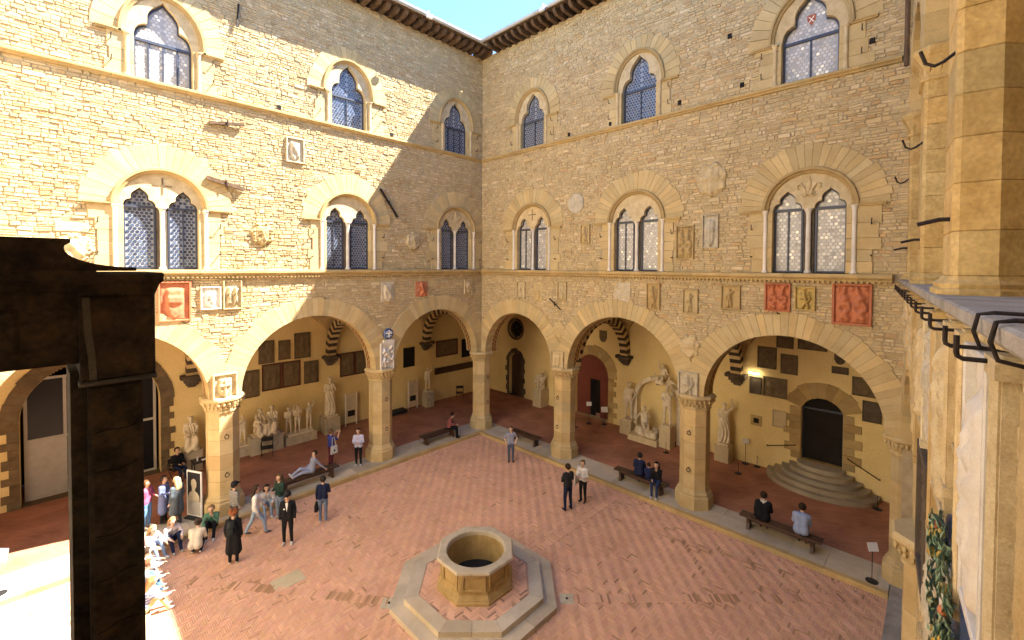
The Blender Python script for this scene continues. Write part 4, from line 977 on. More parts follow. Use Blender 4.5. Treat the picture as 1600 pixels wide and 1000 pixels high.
# tablets on the loggia back walls
TAB = [
 ('A', -9.75, 5.05, .75, 1.2, 'scene', 'framed brown tablet above the long double tablet, leftmost of three', 'plaque', 'plaque'),
 ('A', -8.87, 5.05, .6, 1.05, 'shield', 'small arched brown shield tablet in the middle of three', 'plaque', 'plaque'),
 ('A', -7.93, 5.18, .85, 1.4, 'figure', 'tall brown figure tablet beside the striped vault rib', 'plaque', 'plaque'),
 ('A', -9.5, 3.7, .95, 1.4, 'two', 'left half of the dark red framed double tablet', 'plaque', 'redframe'),
 ('A', -8.52, 3.7, .95, 1.4, 'figure', 'right half of the dark red framed double tablet', 'plaque', 'redframe'),
 ('A', -7.45, 3.63, .8, 1.25, 'knights', 'brown helmet tablet above the robed marble statue', 'plaque', 'plaque'),
 ('A', -5.35, 3.73, .9, 1.4, 'shield', 'dark red framed shield tablet right of the striped vault rib', 'plaque', 'redframe'),
 ('A', -4.42, 3.73, .9, 1.4, 'scene', 'dark red framed tablet half hidden by the arch edge', 'plaque', 'redframe'),
 ('A', -10.5, 3.5, .8, 1.4, 'figure', 'brown figure tablet half behind the sunlit arch', 'plaque', 'plaque'),
 ('A', 2.05, 3.78, 1.9, 1.15, 'inscr', 'wide dark red inscription tablet deep in the corner loggia', 'plaque', 'redframe'),
 ('A', -1.1, 3.55, .85, 1.3, 'inscr', 'dark slate tablet behind the pillar with the white crest', 'plaque', 'dark'),
 ('A', 3.95, 3.55, 1.1, 1.35, 'inscr', 'dark slate tablet near the loggia corner', 'plaque', 'dark'),
 ('B', 4.5, 5.38, .75, .75, 'loose_shield', 'brown stone shield hung above the dark red portal', 'plaque', 'plaque'),
 ('B', 13.49, 5.38, .8, 1.02, 'figure', 'gable topped brown tablet beside the painted rib', 'plaque', 'plaque'),
 ('B', 14.4, 5.2, .68, .9, 'shield', 'square brown shield tablet left of the arched doorway', 'plaque', 'plaque'),
 ('B', 13.03, 3.98, .52, .82, 'inscr', 'narrow grey tablet under the small lit lamp', 'plaque', 'darkstone'),
 ('B', 13.84, 4.03, 1.0, .92, 'two', 'large brown tablet next to the narrow grey tablet', 'plaque', 'plaque'),
 ('B', 14.22, 6.2, .68, .55, 'shield', 'dark tablet under the vault, left of the broad one', 'plaque', 'plaque'),
 ('B', 15.28, 6.22, 1.1, .5, 'scene', 'broad dark relief under the vault above the doorway', 'plaque', 'plaque'),
 ('B', 16.28, 5.78, .58, .58, 'loose_shield', 'dark heater shield above a small plain tablet', 'plaque', 'darkstone'),
 ('B', 16.29, 5.24, .58, .3, 'inscr', 'small plain dark tablet under the heater shield', 'plaque', 'darkstone'),
 ('B', 17.12, 4.68, .82, .78, 'shield', 'brown tablet right of the doorway arch', 'plaque', 'plaque'),
 ('B', 17.38, 3.7, .62, .86, 'inscr', 'dark slate tablet lowest to the right of the doorway', 'plaque', 'darkstone'),
 ('B', 14.06, 2.6, .58, .78, 'inscr', 'pale inscription sheet beside the doorway steps', 'plaque', 'ivory'),
]
M['ivory'] = mat('ivory_marble', (0.62, 0.50, 0.30), .6, .1, 5, .1)
for (q, x, z, wd, ht, kind, lab, cat, m_) in TAB:
    relief('wall_plaque', FA if q == 'A' else FB, x, z, wd, ht, kind, M['plaque'] if m_ == 'redframe' else M[m_], lab, kind != 'loose_shield', cat=cat, y=BK - .02, depth=.05 if kind != 'loose_shield' else .1, res=20, frame_m=M['redframe'] if m_ == 'redframe' else None)
sb = MB(); sb.box(1.0, 4.6, BK - .08, BK + .02, 2.0, 2.45); tag(sb.build('wall_board', M['wood'], mtx=FA), 'long dark timber board on the wall of the corner loggia', 'board')
sw = empty('wall_niche', FB @ Matrix.Translation((13.08, BK, 2.29))); tag(sw, 'small square dark opening in a stone frame on the plaster', 'niche')
m_ = MB(); 
for a, b, c_, d_ in ((-.24, -.12, -.24, .24), (.12, .24, -.24, .24), (-.12, .12, -.24, -.12), (-.12, .12, .12, .24)): m_.box(a, b, -.04, .02, c_, d_)
m_.build('frame', M['pietra'], sw); m_ = MB(); m_.box(-.12, .12, -.01, .02, -.12, .12); m_.build('opening', M['dark'], sw)
# small lit lamp over a tablet
lm = bpy.data.materials.new('lamp_light'); lm.use_nodes = True; lb = lm.node_tree.nodes['Principled BSDF']; lb.inputs['Emission Color'].default_value = (1, .85, .6, 1); lb.inputs['Emission Strength'].default_value = 3; lb.inputs['Base Color'].default_value = (.9, .85, .7, 1)
lp = empty('wall_lamp', FB @ Matrix.Translation((13.0, BK - .22, 4.6))); tag(lp, 'small lit lamp above the narrow grey tablet', 'lamp')
m_ = MB(); m_.box(-.22, .22, -.04, .04, -.03, .03); m_.build('tube', lm, lp); m_ = MB(); m_.box(-.24, .24, -.05, .05, .03, .06); m_.box(-.03, .03, .04, .24, .0, .03); m_.build('housing', M['black'], lp)
# curved steps to the doorway
st = empty('curved_steps', FB @ Matrix.Translation((15.68, BK, KZ))); tag(st, 'flight of curved grey stone steps before the arched doorway', 'steps')
for k in range(5):
    R_ = 2.05 - k * .29; D_ = 1.8 - k * .27; z_ = k * .17; mb = MB(); mb.tone = tone(.62, .85, .04)
    pts = [(-R_, 0.03)] + [(-R_ * math.cos(a), -D_ * math.sin(a) ** .8) for a in [PI * q / 22 for q in range(1, 22)]] + [(R_, 0.03)]
    mb.prismz(pts, z_ - .01, z_ + .17); mb.build('step', M['greystone'], st)
for s, (x0, x1) in ((-1, (-2.1, -.95)), (1, (.95, 2.0))):
    h = MB(); z0_, z1_ = (1.0, 1.35) if s < 0 else (1.3, .75)
    h.tube([(x0, -.12, z0_), (x1, -.12, z1_)], .022); h.tube([(x0, -.12, z0_), (x0, .02, z0_)], .018); h.tube([(x1, -.12, z1_), (x1, .02, z1_)], .018)
    tag(h.build('handrail', M['iron'], mtx=FB @ Matrix.Translation((15.68, BK, KZ + .1))), 'iron handrail fixed %s of the curved steps' % ('left' if s < 0 else 'right'), 'handrail')

# ================================================================== RIGHT WING SEEN ALONG ITS FACE
FC = Matrix.Translation((0, -18.6, 0)) @ Matrix.Rotation(PI + CANG, 4, 'Z')
wingC.matrix_world = FC
aC = (0.5, 5.45); cC, rC = (aC[0] + aC[1]) / 2, (aC[1] - aC[0]) / 2
CARMS = [
 (1.75, 8.2, .9, 1.3, 'cartouche', 'gold', 'eroded cream scrolled shield on the edge-on wall, deepest by the corner'),
 (3.1, 8.25, 1.0, 1.5, 'knights', 'gold', 'eroded cream helmet crest beneath the hooked ledge, near the corner'),
 (4.6, 8.1, 1.15, 1.7, 'scene', 'gold', 'tall eroded cream crest with drapery under the row of iron hooks'),
 (6.0, 7.5, .95, 2.7, 'scene', 'ashlar', 'long pitted ochre panel above the carved capital'),
 (7.35, 8.0, 1.0, 1.9, 'shield', 'gold', 'pale framed shield above the dark recess tablet'),
 (8.0, 5.75, 1.5, 2.0, 'inscr', 'darkstone', 'dark tablet standing in for a recess low in the edge-on wall'),  # dark stone panel put in for the dark recess here
 (8.75, 8.0, 1.2, 1.9, 'cartouche', 'greyrock', 'grey scrolled shield with holes under the ledge'),
 (10.2, 7.9, 1.3, 2.1, 'lion', 'gold', 'cream carved beast panel above the glazed fruit wreath'),
 (9.7, 5.4, 1.1, 2.1, 'shield', 'greyrock', 'weathered grey shield slab beside the dark recess tablet'),
 (11.35, 8.35, .7, 1.1, 'figure', 'pietra', 'worn brown figure slab next to the white marble shield'),
 (12.55, 7.95, .95, 2.1, 'shield', 'marble', 'tall white marble shield, brightest carving on the edge-on wall'),
 (13.9, 8.0, .8, 1.8, 'scene', 'pietra', 'rough ochre carved panel past the white marble shield'),
]
cblock = [disc(cC, SPR, rC + ARW - .03), rect(-.1, 6.55, -1, SPR)]
masonry(wingC, FC, 0.1, 9.17, 0.0, 15.2, cblock, singles=150, hmin=.18, hmax=.32)
arcade_arch(wingC, cC, rC, xlim=(0, 6.0))
octpillar(wingC, 6.0, .30, KZ, SPR, .50); pass
for i, (x, z, wd, ht, kind, m_, lab) in enumerate(CARMS):
    relief('coat_of_arms' if kind != 'inscr' else 'wall_plaque', FC, x, z, wd, ht, kind, M[m_], lab, kind in ('shield', 'inscr', 'knights', 'lion', 'figure'), cat='coat of arms' if kind != 'inscr' else 'plaque', y=-.02, charge='lion' if m_ == 'marble' else None, depth={'marble': .16, 'pietra': .05}.get(m_, .13), res=40)
def wreath():
    root = empty('glazed_wreath', FC @ Matrix.Translation((11.4, -.03, 6.55))); tag(root, 'glazed garland of green leaves and yellow lemons around a shield', 'wreath')
    b = MB(); b.rings([[(r * math.cos(a), y, r * math.sin(a)) for a in [2 * PI * k / 24 for k in range(24)]] for r, y in ((.66, .06), (.66, -.05), (.0001, -.06))], 0, False); b.build('ground', M['blue'], root)
    r = random.Random(5); lf = MB()
    for k in range(420):
        a = r.uniform(0, 2 * PI); rr = r.uniform(.40, .66); c = Vector((rr * math.cos(a), -.08 - r.uniform(0, .09), rr * math.sin(a))); q = r.uniform(0, 2 * PI); l = r.uniform(.05, .09); u = Vector((math.cos(q), r.uniform(-.3, .3), math.sin(q))) * l; v = Vector((-math.sin(q), 0, math.cos(q))) * l * .4
        t = r.uniform(.6, 1.6); lf.tone = (t, t, t * .8); lf.add([c - u, c - v - Vector((0, .02, 0)), c + u, c + v - Vector((0, .02, 0))], [(0, 1, 2, 3)])
    tag(lf.build('leaves', M['green'], root), kind='stuff')
    for k in range(14):
        a = 2 * PI * k / 14 + r.uniform(-.1, .1); f_ = MB(); s = r.uniform(.04, .06); f_.tone = tone(.8, 1.2, .1); f_.lathe([(.005, -s), (s * .75, -s * .5), (s * .85, 0), (s * .7, s * .5), (.005, s)], 0, 0, n=10); f_.build('fruit', M['lemon'] if k % 4 else M['terracotta'], root, True, loc=(.53 * math.cos(a), -.14, .53 * math.sin(a)))
    s_ = MB(); s_.prism([(-.2, .2), (-.2, -.05), (0, -.28), (.2, -.05), (.2, .2)], -.12, -.04); s_.build('shield', M['marble'], root)
wreath()
for x, z0_, z1_, wd in ((3.85, 7.2, 9.08, .2), (5.25, 6.9, 9.08, .18), (6.7, 6.2, 9.08, .22), (8.1, 6.9, 9.08, .16), (9.48, 6.2, 9.08, .24), (10.95, 7.3, 9.08, .2), (11.85, 6.6, 9.08, .22), (13.3, 5.5, 9.08, .24)):
    mb = MB(); mb.tone = tone(.85, 1.1, .05); mb.box(x - wd / 2, x + wd / 2, -.09, .04, z0_, z1_)
    for q in (-.3, 0, .3): mb.tube([(x + q * wd, -.095, z0_ + .1), (x + q * wd, -.095, z1_ - .15)], wd * .11, 6)
    mb.box(x - wd * .7, x + wd * .7, -.13, .03, z1_ - .14, z1_ - .02); mb.box(x - wd * .65, x + wd * .65, -.12, .03, z0_ - .02, z0_ + .08); mb.build('pilaster', M['gold'] if rng.random() < .6 else M['pietra'], wingC)
# ledge
x = 0.0
while x < 15.3:
    e = min(x + rng.uniform(1.0, 1.6), 15.35); mb = MB(); mb.tone = tone(.9, 1.1, .03)
    prof = [(.05, 9.10), (-.08, 9.12), (-.11, 9.17), (-.15, 9.19), (-.155, 9.28), (-.13, 9.295), (.95, 9.31), (.95, 9.10)]
    mb.rings([[(x + .003, y, z) for y, z in prof], [(e - .003, y, z) for y, z in prof]]); mb.build('ledge_stone', M['ledge'], wingC); x = e
b = MB(); b.box(0, 15.3, .02, .9, 9.0, 9.10); b.build('course_core', M['mortar'], wingC)
# iron hooks under the ledge, each let into the wall
for k in range(13):
    x = 1.2 + k * 1.02 if k < 11 else 12.0 + (k - 10) * .62
    mb = MB(); mb.tube([(x, .05, 9.02), (x, -.24, 9.02), (x, -.265, 9.035), (x, -.27, 9.06), (x, -.27, 9.17)], .016, 8); mb.build('iron_hook', M['iron'], wingC)
for x in (13.2, 13.75):
    mb = MB(); mb.tube([(x, .1, 9.32), (x, -.10, 9.325), (x, -.17, 9.31), (x, -.19, 9.2), (x, -.16, 9.1), (x, .02, 9.06)], .013, 8); mb.build('iron_cramp', M['iron'], wingC)
# octagonal piers of the upper loggia
M['pier'] = mat('weathered_pier_stone', (.55, .40, .175), .88, .25, 3.0, .5, 9, col2=(.40, .275, .10), fine=18)
def upper_pier(x, h=.45):
    P = lambda e, z: [(x - h + .05, -e, z), (x + h - .05, -e, z), (x + h + e, .05, z), (x + h + e, .37, z), (x + h - .28 + e, .66 + e, z), (x - h + .28 - e, .66 + e, z), (x - h - e, .37, z), (x - h - e, .05, z)]
    b = MB(); b.tone = tone(.95, 1.05, .02); b.rings([P(e, z) for e, z in ((.13, 9.30), (.13, 9.36), (.09, 9.38), (.11, 9.43), (.05, 9.47), (.02, 9.52))]); pr = b.build('upper_pier', M['pier'], wingC)
    z = 9.52
    while z < 13.3:
        zt = min(z + rng.uniform(.44, .56), 13.35)
        if 13.35 - zt < .2: zt = 13.35
        d = MB(); d.tone = tone(.84, 1.12, .05); k = rng.uniform(-.006, .006)
        d.rings([P(k - .006, z + .002), P(k + .004, z + .014), P(k + .004, zt - .012), P(k - .006, zt - .002)]); d.build('pier_stone', M['pier'], pr); z = zt
    c = MB(); c.rings([P(e, z) for e, z in ((.01, 13.33), (.05, 13.36), (.05, 13.4), (.01, 13.43), (.03, 13.6), (.12, 13.8), (.15, 13.84), (.18, 13.9), (.18, 13.98), (.13, 14.02))])
    for px_, py_ in ((x + h, .05), (x + h, .21), (x + h, .37), (x + h - .14, .52), (x + h - .2, 0), (x, 0), (x - h + .2, 0), (x - h, .05), (x - h, .37)):
        c.lathe([(.012, 13.46), (.05, 13.55), (.085, 13.72), (.05, 13.84), (.01, 13.86)], px_, py_, n=6)
    c.build('capital', M['pier'], pr)
    for zz, kind in ((12.2, 0), (10.2, 1)):
        k = MB(); xx = x + .25
        if kind == 0: k.tube([(xx, .03, zz), (xx, -.10, zz - .1), (xx, -.18, zz - .13), (xx, -.26, zz - .08), (xx, -.31, zz + .08)], .020, 8)
        else: k.tube([(xx, .03, zz), (xx, -.1, zz), (xx, -.30, zz - .05)], .026, 8)
        k.build('iron_hook', M['iron'], pr)
for x in (0.0, 4.75, 9.6): upper_pier(x)
for a, b in ((.35, 4.4), (5.1, 9.25), (9.95, 14.5)):
    c_, r_ = (a + b) / 2, (b - a) / 2
    g_ = MB(); g_.box(c_ - .02, c_ + .02, .5, .54, 14 + r_ - .02, 14.02 + r_); ar = g_.build('upper_arch', M['ashlar'], wingC)
    voussoirs(ar, c_, 14.0, r_, r_ + .6, 19, -.03, .88, M['ashlar'], .04, xlim=(a - .35, b + .35))
rowwall(14.0, ZE, 0, 21.3, [disc(2.375, 14, 2.45), disc(7.175, 14, 2.5), disc(12.225, 14, 2.7), disc(17.5, 14, 2.5)], 0.0, .85, .12, .1).build('upper_wall', M['rubble'], wingC)
bw = MB(); bw.box(-.5, 21.3, 5.2, 5.6, 9.2, ZE); bw.build('loggia_back_wall', M['plaster'], wingC)  # run on unseen past the camera to darken the near pier's inner face
bw = MB(); bw.box(-.5, 16, 5.2, 5.6, 0.1, 9.0); bw.build('loggia_back_wall', M['plaster'], wingC)
bw = MB(); bw.box(-.5, 15.2, .9, 5.6, 9.0, 9.25); bw.build('loggia_floor_slab', M['ledge'], wingC)
rf = MB(); rf.add([(-7, -.9, ZE + .1), (22, -.9, ZE + .1), (22, 8, ZE + 1.8), (-7, 8, ZE + 1.8), (-7, -.9, ZE + .3), (22, -.9, ZE + .3), (22, 8, ZE + 2.1), (-7, 8, ZE + 2.1)], [(3, 2, 1, 0), (4, 5, 6, 7), (0, 1, 5, 4), (1, 2, 6, 5), (2, 3, 7, 6), (3, 0, 4, 7)]); rf.build('roof', M['tile'], wingC)  # roof extended with the back wall to keep skylight off the near pier
bw = MB(); bw.box(18.63, 24.5, 0.0, .85, 9.3, ZE); bw.build('loggia_end_wall', M['ashlar'], wingB)
bw = MB(); bw.box(-7, 0, 5.2, 5.6, 0.1, ZE); bw.build('end_wall', M['plaster'], wingC)
dp = MB(); dp.tube([(.32, -.12, 21.4), (.32, -.12, 15.4)], .06, 8); dp.build('downpipe', M['rafter'], wingC)
# wing by the stairs (closes the court on the left, unseen, paled to bounce sun inside)
dw = MB(); dw.box(-26, 8, 0, .9, 0, ZE); dw.build('wall', mat('bounce_pale_render', (.78, .68, .50), .9, .15, 1.5, .3, 12), wingD)  # unseen wall, colour lightened to reflect sun onto the shaded fronts
rf = MB(); rf.box(-26, 8, -.8, 6, ZE, ZE + .3); rf.build('roof', M['tile'], wingD)
# chimney-like parapet behind the right roof
pp = MB(); pp.box(8.2, 14, 4.5, 6.5, ZE + 1, ZE + 4.2); tag(pp.build('roof_turret', M['marble'], mtx=FB), 'pale plastered turret rising behind the right hand roof', 'turret')

# ================================================================== GATE AT THE STAIR HEAD
ld = MB(); ld.box(-20.5, -16.75, -26, -17.3, 0, 7.9); tag(ld.build('stair_landing', M['greystone']), kind='structure')
ld = MB(); ld.box(-20.5, -16.75, -17.3, -15.5, 0, 6.6); tag(ld.build('stair_landing', M['greystone']), kind='structure')
gt = empty('stone_gate', Matrix.Translation((-17.12, -15.83, 6.6)) @ Matrix.Rotation(math.radians(2), 4, 'Z')); tag(gt, 'dark stone gate with moulded lintel and square pillar at the stair head', 'gate')
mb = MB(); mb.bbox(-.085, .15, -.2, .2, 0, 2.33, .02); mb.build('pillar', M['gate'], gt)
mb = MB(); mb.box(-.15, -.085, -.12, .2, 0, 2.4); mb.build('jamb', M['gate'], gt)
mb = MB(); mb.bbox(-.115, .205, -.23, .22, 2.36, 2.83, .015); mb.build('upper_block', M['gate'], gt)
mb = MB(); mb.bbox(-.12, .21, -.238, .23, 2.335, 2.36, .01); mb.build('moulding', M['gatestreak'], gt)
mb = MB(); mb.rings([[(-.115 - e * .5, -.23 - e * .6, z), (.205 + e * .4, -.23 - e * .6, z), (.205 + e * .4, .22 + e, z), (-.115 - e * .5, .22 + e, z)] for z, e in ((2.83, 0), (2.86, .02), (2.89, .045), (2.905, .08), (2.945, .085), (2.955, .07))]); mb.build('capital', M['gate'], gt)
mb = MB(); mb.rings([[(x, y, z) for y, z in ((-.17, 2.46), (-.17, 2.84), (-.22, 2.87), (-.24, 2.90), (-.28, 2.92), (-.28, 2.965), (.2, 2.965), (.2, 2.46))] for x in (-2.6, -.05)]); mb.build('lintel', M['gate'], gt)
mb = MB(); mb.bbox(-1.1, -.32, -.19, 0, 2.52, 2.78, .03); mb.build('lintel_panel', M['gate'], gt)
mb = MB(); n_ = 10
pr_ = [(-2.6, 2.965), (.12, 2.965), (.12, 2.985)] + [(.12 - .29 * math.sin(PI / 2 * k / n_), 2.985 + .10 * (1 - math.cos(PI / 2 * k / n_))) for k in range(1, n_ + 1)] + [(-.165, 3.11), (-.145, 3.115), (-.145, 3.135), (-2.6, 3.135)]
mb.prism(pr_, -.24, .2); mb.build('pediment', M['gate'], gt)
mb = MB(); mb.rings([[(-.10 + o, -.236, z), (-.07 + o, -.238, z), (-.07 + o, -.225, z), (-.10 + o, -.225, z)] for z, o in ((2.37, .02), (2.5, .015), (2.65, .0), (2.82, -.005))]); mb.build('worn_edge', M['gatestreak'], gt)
for k in range(7):
    z_ = 2.1 - k * .3 + rng.uniform(-.05, .05); mb = MB(); mb.tone = (.5, .48, .45); mb.tube([(-.06 + q * .045, -.2, z_ + .01 * math.sin(q * 1.7 + k) + q * .004) for q in range(5)], .005, 5); mb.build('tooling_ridge', M['gate'], gt)

# ================================================================== WELL
wl = empty('octagonal_well', loc=(WC[0], WC[1], 0)); tag(wl, 'ochre stone octagonal well with a round mouth on a stepped platform', 'well')
def octo(a): return [(a / math.cos(PI / 8) * math.cos(PI / 8 + k * PI / 4), a / math.cos(PI / 8) * math.sin(PI / 8 + k * PI / 4)) for k in range(8)]
core = MB(); core.prismz(octo(1.95), -.05, .14); core.prismz(octo(1.6), .1, .275); core.build('platform_core', M['grout'], wl)
for (a, wd, z0, z1) in ((2.32, .48, -.03, .15), (1.95, .38, .13, .30)):
    P0, P1 = octo(a), octo(a - wd)
    for k in range(8):
        j = (k + 1) % 8; A0, B0, A1, B1 = Vector(P0[k]), Vector(P0[j]), Vector(P1[k]), Vector(P1[j])
        for t0, t1 in ((.0, .52), (.52, 1.0)) if rng.random() < .6 else ((0, 1),):
            q = [A0.lerp(B0, t0 + .002), A0.lerp(B0, t1 - .002), A1.lerp(B1, t1 - .002), A1.lerp(B1, t0 + .002)]; zz = z1 + rng.uniform(-.004, .004)
            mb = MB(); mb.tone = tone(.85, 1.12, .04); mb.hexa([(p.x, p.y, z0) for p in q] + [(p.x, p.y, zz) for p in q]); mb.build('step_stone', M['greystone'], wl)
bk = MB(); W_ = .062; n_ = 5
for i in range(-30, 31):
    for j in range(-30, 31):
        s_ = (i - j) % 10
        if s_ == 0: bw_, bh_ = 5, 1
        elif s_ == 9: bw_, bh_ = 1, 5
        else: continue
        x, y = i * W_, j * W_; cx_, cy_ = x + bw_ * W_ / 2, y + bh_ * W_ / 2; dd = max(abs(cx_), abs(cy_), (abs(cx_) + abs(cy_)) * .7071)
        if .95 < dd < 1.55:
            b = rng.uniform(.85, 1.12); b = b * (.5 if rng.random() < .12 else 1); bk.tone = (b, b, b); e = .004; bk.box(x + e, x + bw_ * W_ - e, y + e, y + bh_ * W_ - e, .24, .282 + rng.uniform(-.003, .003))
tag(bk.build('platform_bricks', M['brick'], wl), kind='stuff')
M['well'] = mat('well_stone', (.44, .31, .13), .8, .25, 2.5, .3, 18, col2=(.30, .20, .075))
mb = MB()
for (z, a) in (): pass
oc = lambda a, z: [(x, y, z) for x, y in octo(a)]
mb.rings([oc(1.09, .27), oc(1.09, .35), oc(1.06, .375), oc(1.05, .41), oc(1.0, .45), oc(.97, .48), oc(.955, .50), oc(.955, 1.08), oc(.98, 1.10), oc(1.0, 1.12)], caps=False)
# inner shaft
NS = 32; circ = lambda r, z: [(r * math.cos(2 * PI * k / NS), r * math.sin(2 * PI * k / NS), z) for k in range(NS)]
mb.rings([circ(.85, 1.1), circ(.85, -.5)], caps=False); drum = mb.build('drum', M['well'], wl)
dk = MB(); dk.prismz([(x, y) for x, y, z in circ(.88, 0)], .27, .31); dk.build('shaft_shade_disc', M['dark'], wl)  # dark disc stands in for the shade of the deep shaft
rm = MB(); o8 = octo(1)
def orad(a, R):
    k = (a - PI / 8) % (PI / 4); return R / math.cos(k - PI / 8)
rr_ = []
NO = 64
for (kind, R, z) in (('c', .85, 1.09), ('o', 1.0, 1.09), ('o', 1.08, 1.12), ('o', 1.10, 1.16), ('o', 1.08, 1.215), ('o', 1.05, 1.225), ('c', .875, 1.225), ('c', .85, 1.20), ('c', .84, 1.09)):
    rr_.append([((R if kind == 'c' else orad(2 * PI * k / NO, R)) * math.cos(2 * PI * k / NO), (R if kind == 'c' else orad(2 * PI * k / NO, R)) * math.sin(2 * PI * k / NO), z) for k in range(NO)])
rm.tone = (1, 1, 1); rm.rings(rr_, caps=False); rm.build('rim', M['pietra2'] if 'pietra2' in M else mat('rim_stone', (.50, .43, .31), .75, .2, 3, .2, 18, col2=(.40, .33, .22)), wl)
for k in range(8):
    a = k * PI / 4; pm = MB(); pm.tone = tone(.92, 1.08, .03)
    hw = .955 * math.tan(PI / 8)
    for (x0, x1, z0, z1) in ((-hw + .04, -hw + .14, .6, 1.06), (hw - .14, hw - .04, .6, 1.06), (-hw + .14, hw - .14, .6, .67), (-hw + .14, hw - .14, .99, 1.06)): pm.bbox(x0, x1, -.038, .01, z0, z1, .01)
    o = pm.build('panel_frame', M['well'], drum); o.matrix_local = Matrix.Rotation(a, 4, 'Z') @ Matrix.Translation((0, -.955, 0))
# pale marble letter blocks let into the paving beside the platform
for x, y in ((-10.85, -8.25), (-7.15, -11.75)):
    s = MB(); s.box(-.2, .2, -.2, .2, -.03, .009); mk = tag(s.build('marble_inset', M['greyrock'], loc=(x, y, 0)), 'square pale paving stone with iron peg, %s' % ('by the grey drain slab' if x < -9 else 'where the dark drain band starts'), 'paving inset'); mk.rotation_euler.z = PI / 4
    pg = MB(); pg.lathe([(.035, .005), (.035, .03), (.01, .04)], 0, 0); pg.build('peg', M['iron'], mk)

# ================================================================== FURNITURE
def bench(x, y, z, L, rot, label):
    b = empty('bench', Matrix.Translation((x, y, z)) @ Matrix.Rotation(rot, 4, 'Z')); tag(b, label, 'bench')
    for s, (ya, yb) in enumerate(((-.2, -.005), (.005, .2))):
        mb = MB(); mb.tone = tone(.9, 1.1, .03); mb.box(-L / 2, L / 2, ya, yb, .42, .48); mb.build('seat_plank', M['wood'], b)
    for s in (-1, 1):
        mb = MB(); mb.tone = tone(.9, 1.1, .03); c = s * (L / 2 - .28); mb.rings([[(c - .05, -.17, z_), (c + .05, -.17, z_), (c + .05, .17, z_), (c - .05, .17, z_)] if 0 else [(c - .05, -w_, z_), (c + .05, -w_, z_), (c + .05, w_, z_), (c - .05, w_, z_)] for z_, w_ in ((0, .19), (.06, .17), (.2, .13), (.42, .17))]); mb.build('leg', M['wood'], b)
    mb = MB(); mb.box(-L / 2 + .2, L / 2 - .2, -.025, .025, .26, .36); mb.build('stretcher', M['wood'], b)
    return b
bench(-2.95, .10, KZ, 2.3, 0.0, 'dark wooden bench with a woman in a dusky red top on its end')
bench(-9.85, .10, KZ, 2.5, 0.0, 'dark wooden bench with a person in grey leaning back')
bench(.15, -3.45, KZ, 2.0, -PI / 2, 'empty dark wooden bench on the kerb near the inner corner')
bench(.10, -10.2, KZ, 2.4, -PI / 2, 'dark wooden bench shared by three people in dark clothes')
bench(.15, -15.45, KZ, 2.5, -PI / 2, 'dark wooden bench with a man in black and a man in pale blue')
def sign_stand(x, y, z, label, h=1.1, rot=0.0, w_=.3, hh=.22, white=True):
    s = empty('sign_stand', Matrix.Translation((x, y, z)) @ Matrix.Rotation(rot, 4, 'Z')); tag(s, label, 'sign')
    m = MB(); m.lathe([(.16, 0), (.16, .02), (.03, .03)], 0, 0, n=16); m.build('foot', M['black'], s)
    m = MB(); m.tube([(0, 0, .02), (0, 0, h)], .012); m.build('pole', M['black'], s)
    m = MB(); m.hexa([(-w_ / 2, -.06, h), (w_ / 2, -.06, h), (w_ / 2, -.04, h), (-w_ / 2, -.04, h), (-w_ / 2, .02, h + hh), (w_ / 2, .02, h + hh), (w_ / 2, .04, h + hh), (-w_ / 2, .04, h + hh)]); m.build('card', M['paint_w'], s)
VIEW = math.radians(-45)
sign_stand(4.94, -4.22, KZ, 'small white caption stand before the dark red doorway', rot=VIEW)
sign_stand(5.5, -4.95, KZ, 'white caption stand beside the quoins of the red portal', h=.75, rot=VIEW, w_=.4, hh=.3)
sign_stand(5.75, -12.7, KZ, 'thin caption stand on the plaster side of the armed statue', h=1.0, rot=VIEW)
sign_stand(-.25, -18.0, KZ, 'small white notice on a pole at the end of the kerb', h=.95, rot=VIEW)
sign_stand(-18.6, -.2, KZ, 'bright white caption board in the sun beyond the gate', h=.95, rot=VIEW, w_=.5, hh=.35)
def stanchion(x, y, z, label, h=.5, group='low black rope posts'):
    s = empty('rope_post', loc=(x, y, z)); tag(s, label, 'post', group)
    m = MB(); m.lathe([(.15, 0), (.15, .015), (.02, .025)], 0, 0, n=16); m.build('foot', M['black'], s)
    m = MB(); m.tube([(0, 0, .02), (0, 0, h)], .012); m.lathe([(.004, h - .02), (.022, h), (.004, h + .03)], 0, 0, n=8); m.build('pole', M['black'], s)
for x, y, l in ((4.25, -9.4, 'low black post before the reclining marble figure'), (4.4, -12.8, 'low black post before the armed marble statue'), (5.8, -13.2, 'low black post at the left end of the curved steps'), (5.05, -17.7, 'low black post at the right end of the curved steps'), (3.9, -4.0, 'low black post in front of the red portal'), (5.6, -18.2, 'low black post by the far plaster wall')): stanchion(x, y, KZ, l)
def panel_board(x, y, label, art=True):
    b = empty('information_board', Matrix.Translation((x, y, KZ))); tag(b, label, 'board')
    m = MB(); m.box(-.32, .32, -.02, .02, .15, 1.9); m.build('sheet', M['ivory'], b)
    for s in (-1, 1): m = MB(); m.box(s * .34 - .02, s * .34 + .02, -.03, .03, 0, 1.92); m.build('upright', M['paint_w'], b)
    m = MB(); m.box(-.22, .22, -.03, -.021, .55, .9); m.build('picture', M['dark'], b)
    m = MB()
    for k in range(12): m.box(-.24, .24 - rng.uniform(0, .2), -.026, -.021, 1.05 + k * .055, 1.07 + k * .055)
    tag(m.build('text_lines', M['panelgrey'], b), kind='stuff')
panel_board(-5.3, 5.6, 'tall pale text board between the robed statue and the pillar'); panel_board(-1.05, 5.6, 'tall pale text board beside the nude statue in the corner loggia')
